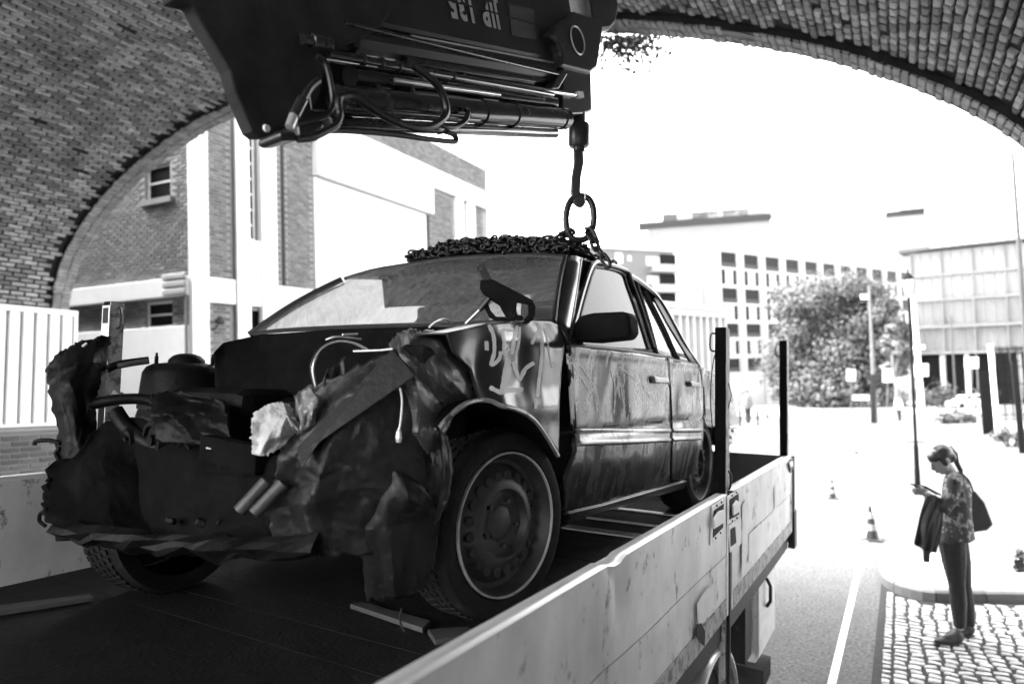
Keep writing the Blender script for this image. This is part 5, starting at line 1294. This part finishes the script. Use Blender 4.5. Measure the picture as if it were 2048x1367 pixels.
rodp('cylinder', (800,118), (1116,170), .036, 'cyl', -.03)
rodp('piston_rod', (648,116), (1150,190), .012, 'chrome', .04)
p = cp(1158, 190, .04); MB().box(p, (.05,.03,.03)).build('rod_end', MAT['signw'], CRN, bevel=.004)
rodp('cylinder', (700,152), (1106,207), .036, 'cyl', .0)
c1, A_, B_ = rodp('cylinder', (672,200), (1132,238), .046, 'cyl', .04)
for t, w_ in ((.55, .05), (.68, .012), (.97, .02)): q_ = A_.lerp(B_, t); MB().lathe([(.047,-w_),(.051,-w_),(.051,w_),(.047,w_)], q_, B_-A_, 18).build('collar', MAT['cyl'], c1, smooth=True)
rodp('cylinder', (655,246), (1112,267), .022, 'cyl', .02)
rodp('pipe', (790,160), (1000,190), .007, 'bright', .05); rodp('pipe', (700,215), (960,240), .006, 'cyl', .09)
rodp('oil_pipe', (690,45), (1120,150), .008, 'cyl', .03); rodp('oil_pipe', (655,107), (1105,190), .014, 'cyl', .055)
for u in (725, 762, 798, 905):
    q_ = cp(u, 107+(u-655)*.184, .055); MB().lathe([(.015,-.006),(.018,-.006),(.018,.006),(.015,.006)], q_, V((1,0,0)), 12).build('pipe_clip', MAT['rubber'], CRN)
for u in (755, 822): cpoly('bracket', [(u,168),(u+7,169),(u+9,205),(u-3,204)], .03, .06, 'black', bev=.002)
# end fitting at the left
p = cp(632, 84, .068); MB().lathe([(.010,-.05),(.016,-.05),(.016,-.018),(.022,-.016),(.022,.016),(.016,.018),(.02,.02),(.022,.05),(.012,.055)], p, (1,0,-.05), 12).build('hose_fitting', MAT['cyl'], CRN, smooth=True)
Z7 = lambda x, y: (560+x/5.0625, 40+y/5.0625)
HOS = [([(380,370),(450,420),(490,540),(525,720),(530,860),(480,950),(330,1010),(160,1050)], .0085, .13),([(640,770),(760,780),(1000,940),(1250,1060),(1480,1092),(1640,1010),(1685,900),(1620,700),(1480,560),(1330,450)], .013, .14),
 ([(640,770),(600,790),(590,870),(605,960),(570,1060),(470,1120),(340,1180),(180,1205)], .011, .15),([(470,1115),(700,1120),(1100,1150),(1500,1205),(1740,1232),(1785,1215),(1760,1165),(1690,1135)], .010, .06),
 ([(390,610),(300,690),(230,820),(150,960),(95,1080)], .010, .16),([(300,730),(320,880),(335,905),(450,912)], .003, .13),([(1860,890),(1900,920),(1880,1010),(1800,1070),(1700,1080),(1640,1060)], .010, .10)]
for pts, r, s in HOS: MB().tube(smooth([cp(*Z7(x, y), s) for x, y in pts], 7), r, 8).build('hydraulic_hose', MAT['rubber'], CRN, smooth=True)
q_ = cp(*Z7(160,960), .165); MB().tube([cp(*Z7(225,810), .16), cp(*Z7(140,970), .16)], .016, 10).build('hose_ferrule', MAT['cyl'], CRN, smooth=True)
MB().tube([cp(*Z7(140,970), .16), cp(*Z7(95,1085), .16)], .012, 10).build('hose_ferrule', MAT['bright'], CRN, smooth=True)
cpoly('valve_block', [Z7(*p) for p in ((60,1110),(150,1130),(180,1160),(160,1215),(40,1215),(0,1170),(10,1120))], .15, .10)
cpoly('valve_block', [Z7(*p) for p in ((190,1040),(330,1000),(460,1050),(440,1110),(330,1180),(200,1200))], .12, .09)
cpoly('cable_tie', [Z7(*p) for p in ((1690,1085),(1705,1088),(1660,1150),(1600,1165),(1598,1150),(1640,1140))], .09, .004, 'rubber', bev=0)
# knuckle, hanger, rotator, hook
KN = cpoly('knuckle', [(1100,70),(1112,52),(1131,38),(1149,22),(1206,40),(1207,58),(1196,135),(1182,147),(1122,133),(1125,109),(1116,84)], .05, .20, 'black', bev=.014)
ec = cp(1155, 81, .055); MB().lathe([(.062,.0),(.066,-.006),(.070,.0)], ec, (0,1,0), 30).build('pin_collar', MAT['bright'], KN, smooth=True); MB().lathe([(.0,-.002),(.060,-.002),(.062,.004)], ec, (0,1,0), 30).build('pin', MAT['blackm'], KN)
cpoly('boom_head', [(1170,-60),(1234,-60),(1238,20),(1232,48),(1222,60),(1206,62),(1185,40)], .03, .16, bev=.02)
cpoly('hanger', [(1126,130),(1183,136),(1185,222),(1171,228),(1141,230),(1124,217)], .03, .12, bev=.01)
cpoly('link_arm', [(1118,150),(1128,135),(1136,148),(1118,178),(1100,180)], .04, .05, bev=.006)
def vaxis(u, v0, v1, rpx, name, mat='black', par=CRN):
    d = proj(CRF.wld(cp(u, (v0+v1)/2)))[2]; a, b = CRF.dep(u, v0, 3.4), CRF.dep(u, v1, 3.4)
    return MB().tube([a, a.lerp(b,.08), a.lerp(b,.92), b], [rpx*3.4/FPX*k for k in (.86,1,1,.86)], 24).build(name, MAT[mat], par, smooth=True)
vaxis(1156, 222, 250, 15, 'rotator_neck'); vaxis(1158, 247, 294, 21, 'rotator'); vaxis(1158, 293, 303, 12, 'rotator_neck')
def dpoly(name, pts, dep, th, mat, par, fr=CRF, bev=.005): 
    w_ = V([FW.dot(e) for e in fr.e]); return MB().prism([fr.dep(u, v, dep) for u, v in pts], w_*th).build(name, MAT[mat], par, bevel=bev)
hk = [(1148,298),(1167,298),(1168,325),(1163,350),(1161,380),(1163,392),(1170,396),(1172,405),(1165,414),(1154,413),(1146,404),(1142,385),(1143,355),(1148,325)]
HK = dpoly('hook', hk, 3.385, .035, 'black', CRN, bev=.008)
MB().tube([CRF.dep(*p) for p in ((1169,302,3.38),(1174,322,3.38),(1174,352,3.38),(1171,375,3.38),(1170,398,3.38))], .004, 6).build('hook_latch', MAT['bright'], HK, smooth=True)
# lettering on the boom side (painted upside down: the boom hangs rotated)
def text_mesh(txt):
    cu = bpy.data.curves.new('t', 'FONT'); cu.body = txt; cu.size = 1; cu.extrude = 0; cu.offset = .04; cu.space_character = 1.12
    o_ = bpy.data.objects.new('t', cu); COL.objects.link(o_); dg = bpy.context.evaluated_depsgraph_get(); me = bpy.data.meshes.new_from_object(o_.evaluated_get(dg)); bpy.data.objects.remove(o_); return me
pJ, p5 = cp(1006, 62, .003), cp(903, 38, .003)
me = text_mesh('JIB 135'); xs = [v.co.x for v in me.vertices]; ys = [v.co.y for v in me.vertices]; wx, hy = max(xs)-min(xs), max(ys)-min(ys)
TW, TH = pJ.x-p5.x, .135
for v in me.vertices: v.co = V(((v.co.x-min(xs))/wx*TW, (v.co.y-min(ys))/hy*TH, 0))
me.materials.append(MAT['letter'])
tm = Matrix((V((-1,0,0)), V((0,0,-1)), V((0,-1,0)))).transposed().to_4x4(); tm.translation = V((pJ.x, -.0035, cp(955, 50).z+TH))
lo = inst('lettering', me, BM, tm)
MB().ab(p5.x-.02, cp(1072, 40).x, -.006, -.0036, cp(955, 50).z+.062, cp(955, 50).z+.068).build('seam', MAT['black'], BM)
cpoly('decal', [(1017,8),(1068,20),(1073,80),(1024,71)], .003, .001, 'decal', BM, bev=0)

# ================================================================== CHAIN SLING
random.seed(31)
cring = at(1160, 434, 3.40)
SLG = thing('chain_sling', cring, 'oily chain sling hanging by a big oval ring and heaped on the car roof', 'chain')
def wl(p): return p-cring
ring = []
for k in range(28):
    a = 2*math.pi*k/28; y = 44*math.sin(a); x = math.copysign(abs(math.cos(a))**.75*28, math.cos(a)); ring.append(wl(at(1160+x+1.5*math.sin(a), 436-y, 3.40)))
MB().tube(ring, .0165, 10, closed=True).build('oval_ring', MAT['chain'], SLG, smooth=True)
def link_mesh(L=.060, Wd=.034, r=.0075):
    pts = []
    for k in range(12):
        a = 2*math.pi*k/12; pts.append(V((math.cos(a)*Wd/2*.8+0, (math.sin(a)*Wd/2+math.copysign((L-Wd)/2, math.sin(a)) if abs(math.sin(a)) > 1e-6 else 0), 0)))
    return MB().tube(pts, r, 5, closed=True).mesh('link', MAT['chain'], 'all')
LM = link_mesh(); LM2 = link_mesh(.075, .040, .009)
def rand_rot(): 
    return Matrix.Rotation(random.uniform(0, 6.28), 4, 'Z')@Matrix.Rotation(random.choice((0,1))*1.4+random.uniform(-.4,.4), 4, 'Y')@Matrix.Rotation(random.uniform(-.5,.5), 4, 'X')
def roof_z(u_, v_): return roof(u_, v_)
n_ = 0
PILE = MB()
for k in range(560):
    uu = random.betavariate(1.1, 1.2)*.70+.02      # right -> left over the roof front
    vv = random.uniform(.0, .26)*(1-.3*uu)
    h = random.random()*(.034+.034*math.sin(min(1, (1-uu)*1.6)*math.pi*.5)+.05*abs(nz((uu*18, 2, 2))))*(1-.5*max(0, uu-.5)/.25)
    p = CF.wld(roof(uu, vv))+NT*(.014+h)
    mx_ = Matrix.Translation(wl(p))@rand_rot()
    if k % 2 == 0: inst('link', LM, SLG, mx_)
    else:
        b_ = len(PILE.v); PILE.v += [mx_@v_.co for v_ in LM.vertices]; PILE.f += [tuple(b_+i for i in f_.vertices) for f_ in LM.polygons]; PILE.t += [.5]*len(LM.polygons)
PILE.build('link', MAT['chain'], SLG, 'all', recalc=False, kind='stuff')
def chain_run(pts, me, step):
    pp = smooth([V(p) for p in pts], 8); L = sum((b-a).length for a, b in zip(pp, pp[1:])); n = max(2, int(L/step))
    for i in range(n):
        t = (i+.5)/n; p = poly_at(pp, t); d = (poly_at(pp, min(1, t+.03))-poly_at(pp, max(0, t-.03))).normalized()
        x = d.cross(V((.3,.2,.9))).normalized(); z = x.cross(d); m_ = Matrix((x, d, z)).transposed().to_4x4()@Matrix.Rotation(1.571*(i % 2)+.3, 4, 'Y'); m_.translation = p; inst('link', me, SLG, m_)
chain_run([wl(at(1176,466,3.40)), wl(at(1190,490,3.36)), wl(at(1205,512,3.32)), wl(at(1216,530,3.3))], LM2, .05)
chain_run([wl(at(1146,462,3.40)), wl(at(1128,470,3.45)), wl(at(1108,478,3.5)), wl(at(1085,486,3.5))], LM2, .05)
chain_run([wl(CF.wld(roof(.04,.05))+NT*.03), wl(CF.wld(roof(.03,.12))+NT*.05), wl(CF.wld(roof(.0,.2))+NT*.03), wl(CF.wld(roof(.0,.3))+NT*.03)], LM, .034)
MB().tube([wl(at(*p)) for p in ((1176,462,3.40),(1172,457,3.385),(1180,454,3.38),(1188,466,3.38),(1196,486,3.37))], .011, 8).build('shackle', MAT['chain'], SLG, smooth=True)
MB().tube([wl(at(*p)) for p in ((1148,464,3.39),(1142,458,3.385),(1118,468,3.43))], .010, 8).build('shackle', MAT['chain'], SLG, smooth=True)
# ================================================================== PEOPLE
FWH = V((FW.x, FW.y, 0)).normalized()
def remeshed(mb, name, mat, parent, vox, it=4, fac=.5, noise_amp=0, k=8, **kw):
    if noise_amp:
        mb.v = [p+V((nz(p, k, 1), nz(p, k, 2), nz(p, k, 3)))*noise_amp for p in mb.v]
    o = mb.build(name, MAT[mat], parent, recalc=True, **kw)
    r = o.modifiers.new('remesh', 'REMESH'); r.mode = 'VOXEL'; r.voxel_size = vox; r.use_smooth_shade = True
    s = o.modifiers.new('smooth', 'SMOOTH'); s.iterations = it; s.factor = fac
    return o
def ellipsoid(mb, c, rx, ry, rz, ax=None, n=16):
    """radii along three axes (rows of ax)"""
    ax = ax or (V((1,0,0)), V((0,1,0)), V((0,0,1))); c = V(c); b = len(mb.v)
    for j in range(n+1):
        ph = math.pi*j/n
        for i in range(n*2):
            th = math.pi*i/n; mb.v.append(c+ax[0]*rx*math.sin(ph)*math.cos(th)+ax[1]*ry*math.sin(ph)*math.sin(th)+ax[2]*rz*math.cos(ph))
    for j in range(n):
        for i in range(n*2):
            k = (i+1) % (n*2); mb._f((b+j*n*2+i, b+j*n*2+k, b+(j+1)*n*2+k, b+(j+1)*n*2+i))
base = on_z(1905, 1276, .03); WD = proj(base)[2]
WM = thing('person', base, 'woman in dark jeans and patterned blouse looking down at her phone on the cobbles', 'person')
def wp(u, v, dd=0.0): return at(u, v, WD+dd)-base
def wt_(mb, pts, rr, n=14): mb.tube([wp(*p) for p in pts], rr, n)
LFT = V((-RT.x, -RT.y, 0)).normalized(); ZU = V((0,0,1))
hx = (V(LFT)*math.cos(.55)-ZU*math.sin(.55)).normalized()       # face direction: forward and down
hz = (ZU*math.cos(.55)+LFT*math.sin(.55)).normalized(); hy = hz.cross(hx)
hc = wp(1881, 917)
b = MB()
ellipsoid(b, hc+hz*.02-hx*.012, .096, .076, .092, (hx, hy, hz)); ellipsoid(b, hc-hz*.045+hx*.025, .062, .056, .075, (hx, hy, hz)); ellipsoid(b, hc-hz*.100+hx*.050, .030, .030, .024, (hx, hy, hz))
b.tube([hc+hx*.088+hz*.012, hc+hx*.100-hz*.012, hc+hx*.112-hz*.036, hc+hx*.092-hz*.046], [.010,.012,.014,.012], 8)     # nose
for z_, r_ in ((-.066, .010), (-.078, .011)): b.tube([hc+hx*.088+hz*z_-hy*.018, hc+hx*.095+hz*z_, hc+hx*.088+hz*z_+hy*.018], [r_*.6, r_, r_*.6], 6)
for s in (-1, 1):
    ellipsoid(b, hc-hx*.005-hz*.012+hy*s*.078, .018, .008, .03, (hx, hy, hz), 8); b.tube([hc+hx*.082+hz*.018+hy*s*.015, hc+hx*.082+hz*.022+hy*s*.04], [.009, .007], 6)
wt_(b, [(1890,930),(1902,944),(1909,960)], [.048,.05,.06])
wt_(b, [(1909,955,-.05),(1910,985,-.06),(1908,1030,-.06),(1905,1075,-.07)], [.085,.095,.085,.10]); wt_(b, [(1909,955,.05),(1910,985,.06),(1908,1030,.06),(1905,1075,.07)], [.085,.095,.085,.10])
for s in (-1, 1):
    wt_(b, [(1908,957,s*.08),(1908,962,s*.16),(1900,995,s*.19),(1888,1016,s*.18)], [.055,.050,.042,.038]); 
wt_(b, [(1888,1016,-.18),(1868,998,-.13),(1852,986,-.07)], [.037,.032,.024]); wt_(b, [(1888,1016,.18),(1868,1002,.12),(1850,988,.04)], [.037,.032,.024])
wt_(b, [(1904,1080,-.085),(1911,1125,-.09),(1914,1170,-.09),(1918,1205,-.09),(1919,1258,-.085)], [.085,.068,.048,.046,.03])
wt_(b, [(1908,1080,.085),(1920,1125,.09),(1927,1170,.09),(1933,1205,.09),(1937,1252,.09)], [.085,.068,.048,.046,.03])
def hand(c, side):
    ellipsoid(b, c, .045, .020, .032, (LFT, FWH, ZU), 10)
    for k in range(4):
        r0 = c+LFT*.035+ZU*(.022-.014*k)+FWH*side*.004; L = (.040,.046,.042,.032)[k]
        b.tube([r0, r0+LFT*L*.55+FWH*side*.006, r0+LFT*L*.85-FWH*side*.014, r0+LFT*L*.75-FWH*side*.030], [.0095,.009,.008,.007], 6)
    t0 = c+ZU*.02+LFT*.005; b.tube([t0, t0+ZU*.022+LFT*.018-FWH*side*.008, t0+ZU*.026+LFT*.045-FWH*side*.016], [.012,.010,.008], 6)
hn, hf = wp(1844,981,-.05), wp(1843,983,.03); hand(hn, -1); hand(hf, 1)
remeshed(b, 'body', 'skin', WM, .0065, 3)
b = MB()     # hair: cap, fringe, pony tail
ellipsoid(b, hc+hz*.030-hx*.026, .096, .084, .086, (hx, hy, hz)); ellipsoid(b, hc+hz*.040+hx*.052, .040, .060, .046, (hx, hy, hz), 12)
for s in (-1, 1): ellipsoid(b, hc+hx*.018-hz*.002+hy*s*.068, .030, .014, .052, (hx, hy, hz), 8)
ellipsoid(b, hc-hx*.07-hz*.01, .05, .07, .07, (hx, hy, hz), 10)
pt_ = [wp(1896,903,-.01), wp(1894,895,-.01), wp(1900,893,0), wp(1908,906,0), wp(1914,924,0), wp(1921,940,0), wp(1925,950,0)]; b.tube(pt_, [.022,.020,.020,.026,.026,.022,.008], 10)
remeshed(b, 'hair', 'hair', WM, .008, 2, noise_amp=.011, k=34)
b = MB()     # blouse
for s in (-1, 1):
    wt_(b, [(1910,950,s*.05),(1913,975,s*.075),(1914,1020,s*.08),(1915,1060,s*.085),(1917,1078,s*.085)], [.078,.108,.112,.120,.122])
    wt_(b, [(1908,956,s*.09),(1907,964,s*.17),(1900,995,s*.20),(1888,1017,s*.19),(1874,1006,s*.15),(1862,996,s*.10)], [.065,.066,.064,.066,.056,.046])
remeshed(b, 'blouse', 'blouse', WM, .011, 3, noise_amp=.014, k=11)
b = MB()
wt_(b, [(1908,1062,-.06),(1904,1085,-.085),(1909,1125,-.09),(1914,1170,-.09),(1918,1205,-.09),(1919,1254,-.085)], [.105,.106,.088,.066,.062,.046])
wt_(b, [(1908,1062,.06),(1910,1085,.085),(1920,1125,.09),(1927,1170,.09),(1933,1205,.09),(1937,1250,.09)], [.105,.106,.088,.066,.062,.046])
remeshed(b, 'jeans', 'jeans', WM, .010, 3, noise_amp=.012, k=16)
for (x, v, dd) in ((1900, 1270, -.085), (1924, 1262, .09)):
    c = wp(x, v, dd); c.z = -.03+.045; b = MB(); ax = (LFT, FWH, ZU)
    ellipsoid(b, c+LFT*.03+ZU*.0, .115, .040, .030, ax, 12); ellipsoid(b, c-LFT*.06+ZU*.03, .055, .038, .055, ax, 12); ellipsoid(b, c+LFT*.0+ZU*.022, .07, .036, .038, ax, 12)
    sh_ = remeshed(b, 'shoe', 'shoe', WM, .009, 3)
    so = MB(); pts = [c+LFT*(.125*math.cos(a)+.012)+FWH*.042*math.sin(a)-ZU*.045 for a in [2*math.pi*k/20 for k in range(20)]]; so.prism(pts, (0,0,.026)); so.build('sole', MAT['sole'], sh_, bevel=.004)
# what she carries
jk = thing('jacket', base+wp(1866, 1020), 'dark jacket draped over the woman\'s forearm', 'jacket'); jo = wp(1866, 1020)
rows = [V3(r) for r in [[(1850,992),(1862,990),(1876,993),(1888,1000)],[(1842,1018),(1856,1014),(1872,1014),(1889,1022)],[(1836,1048),(1852,1050),(1868,1050),(1887,1050)],[(1826,1082),(1842,1088),(1856,1092),(1879,1080)],[(1826,1086),(1843,1096),(1856,1104),(1870,1104)]]]
mb = MB()
def jf(u, v):
    u2 = u*2 if u <= .5 else (1-u)*2; q_ = rows_at(rows, min(1, max(0, u2)), v); side = (-1 if u <= .5 else 1)
    p = wp(q_.x, q_.y, -.16+side*.05*math.sin(math.pi*min(1, max(0, u2)))-.02)-jo
    return p+FWH*(.028*math.sin(u2*15+nz(p, 3)*4)*(.3+v))*(1 if side < 0 else .5)
mb.grid(jf, 60, 24); mb.build('cloth', MAT['jacket'], jk, smooth='all')
mb = MB(); mb.tube([wp(1857,1085,-.18)-jo, wp(1853,1105,-.18)-jo, wp(1853,1122,-.18)-jo], [.04,.028,.024], 10); mb.build('sleeve', MAT['jacket'], jk, smooth=True)
bg_ = thing('shoulder_bag', base+wp(1962, 1030), 'dark leather shoulder bag hanging behind the woman\'s back', 'bag'); bo = wp(1962, 1030)
mb = MB(); mb.prism([wp(u, v, -.05)-bo for u, v in ((1943,981),(1953,980),(1972,1003),(1989,1049),(1976,1061),(1946,1065),(1940,1010))], FWH*.13); mb.build('pouch', MAT['leather'], bg_, bevel=.02, smooth=True)
for dd in (-.15, -.11): MB().tube(smooth([wp(*p)-bo for p in ((1925,947,dd-.02),(1938,960,dd+.02),(1944,975,-.03),(1948,985,-.02),(1950,990,-.01))], 4), .008, 6).build('strap', MAT['leather'], bg_, smooth=True)
MB().tube(smooth([wp(*p)-bo for p in ((1925,947,-.17),(1914,945,-.16),(1908,958,-.24),(1915,975,-.2),(1944,982,-.05))], 4), .008, 6).build('strap', MAT['leather'], bg_, smooth=True)
ph_ = thing('phone', base+wp(1838, 974, -.02), 'dark mobile phone held in the woman\'s hands', 'phone')
rm_ = Matrix((LFT, FWH, ZU)).transposed()@Matrix.Rotation(-.5, 3, 'Y')
MB().box((0,0,0), (.13,.07,.010), rm_).build('case', MAT['blackm'], ph_, bevel=.004); MB().box((0,0,.0062), (.115,.060,.001), rm_).build('screen', MAT['darkwin'], ph_)
wl_ = thing('wallet', base+wp(1862, 980, -.12), 'thin dark folder held under the woman\'s wrist', 'folder')
MB().bar(wp(1846,971,-.12)-wp(1862,980,-.12), wp(1877,988,-.14)-wp(1862,980,-.12), .09, .012).build('cover', MAT['blackm'], wl_, bevel=.003)
def far_person(px, hpx, label, shirt):
    bs = on_z(*px); d = proj(bs)[2]; h = hpx*d/FPX; t = thing('person', bs, label, 'person', None); s = h/1.72
    b = MB(); ellipsoid(b, V((0,0,1.60))*s, .085*s, .075*s, .11*s, n=10); b.tube([V((0,0,1.5))*s, V((0,0,1.4))*s], .05*s, 8)
    b.tube([V((0,0,1.42))*s, V((0,0,1.2))*s, V((0,0,.9))*s], [.14*s,.15*s,.13*s], 10)
    for sd in (-1, 1):
        o_ = RT*sd; o_.z = 0
        b.tube([o_*.16*s+V((0,0,1.40))*s, o_*.21*s+V((0,0,1.1))*s, o_*.20*s+V((0,0,.86))*s-FWH*.05*s], [.05*s,.042*s,.035*s], 8)
        b.tube([o_*.08*s+V((0,0,.92))*s, o_*.09*s+FWH*sd*.06*s+V((0,0,.5))*s, o_*.09*s+FWH*sd*.12*s+V((0,0,.05))*s], [.085*s,.06*s,.045*s], 8)
        ellipsoid(b, o_*.09*s+FWH*(sd*.12-.05)*s+V((0,0,.04))*s, .05*s, .11*s, .04*s, n=8)
    remeshed(b, 'body', 'skin', t, .03*s, 2)
    c = MB(); c.tube([V((0,0,1.45))*s, V((0,0,1.2))*s, V((0,0,.84))*s], [.15*s,.175*s,.17*s], 10)
    for sd in (-1, 1):
        o_ = RT*sd; o_.z = 0; c.tube([o_*.14*s+V((0,0,1.42))*s, o_*.215*s+V((0,0,1.1))*s, o_*.205*s+V((0,0,.93))*s-FWH*.04*s], [.065*s,.056*s,.05*s], 8)
    remeshed(c, 'coat', shirt, t, .03*s, 2)
    c = MB()
    for sd in (-1, 1):
        o_ = RT*sd; o_.z = 0; c.tube([o_*.08*s+V((0,0,.93))*s, o_*.09*s+FWH*sd*.06*s+V((0,0,.5))*s, o_*.09*s+FWH*sd*.12*s+V((0,0,.1))*s], [.10*s,.075*s,.06*s], 8)
    remeshed(c, 'trousers', 'jeans', t, .03*s, 2)
    c = MB(); ellipsoid(c, V((0,0,1.635))*s+FWH*.01*s, .09*s, .085*s, .10*s, n=10); c.build('hair', MAT['hair'], t, smooth=True)
far_person((1497,852), 72, 'distant pedestrian in a grey coat walking near the tall truck stake', 'pole')
far_person((1800,846), 56, 'distant pedestrian in a pale top walking down the white road', 'signw')
for o in list(bpy.data.objects):
    if o.type == 'MESH': o.data.validate()
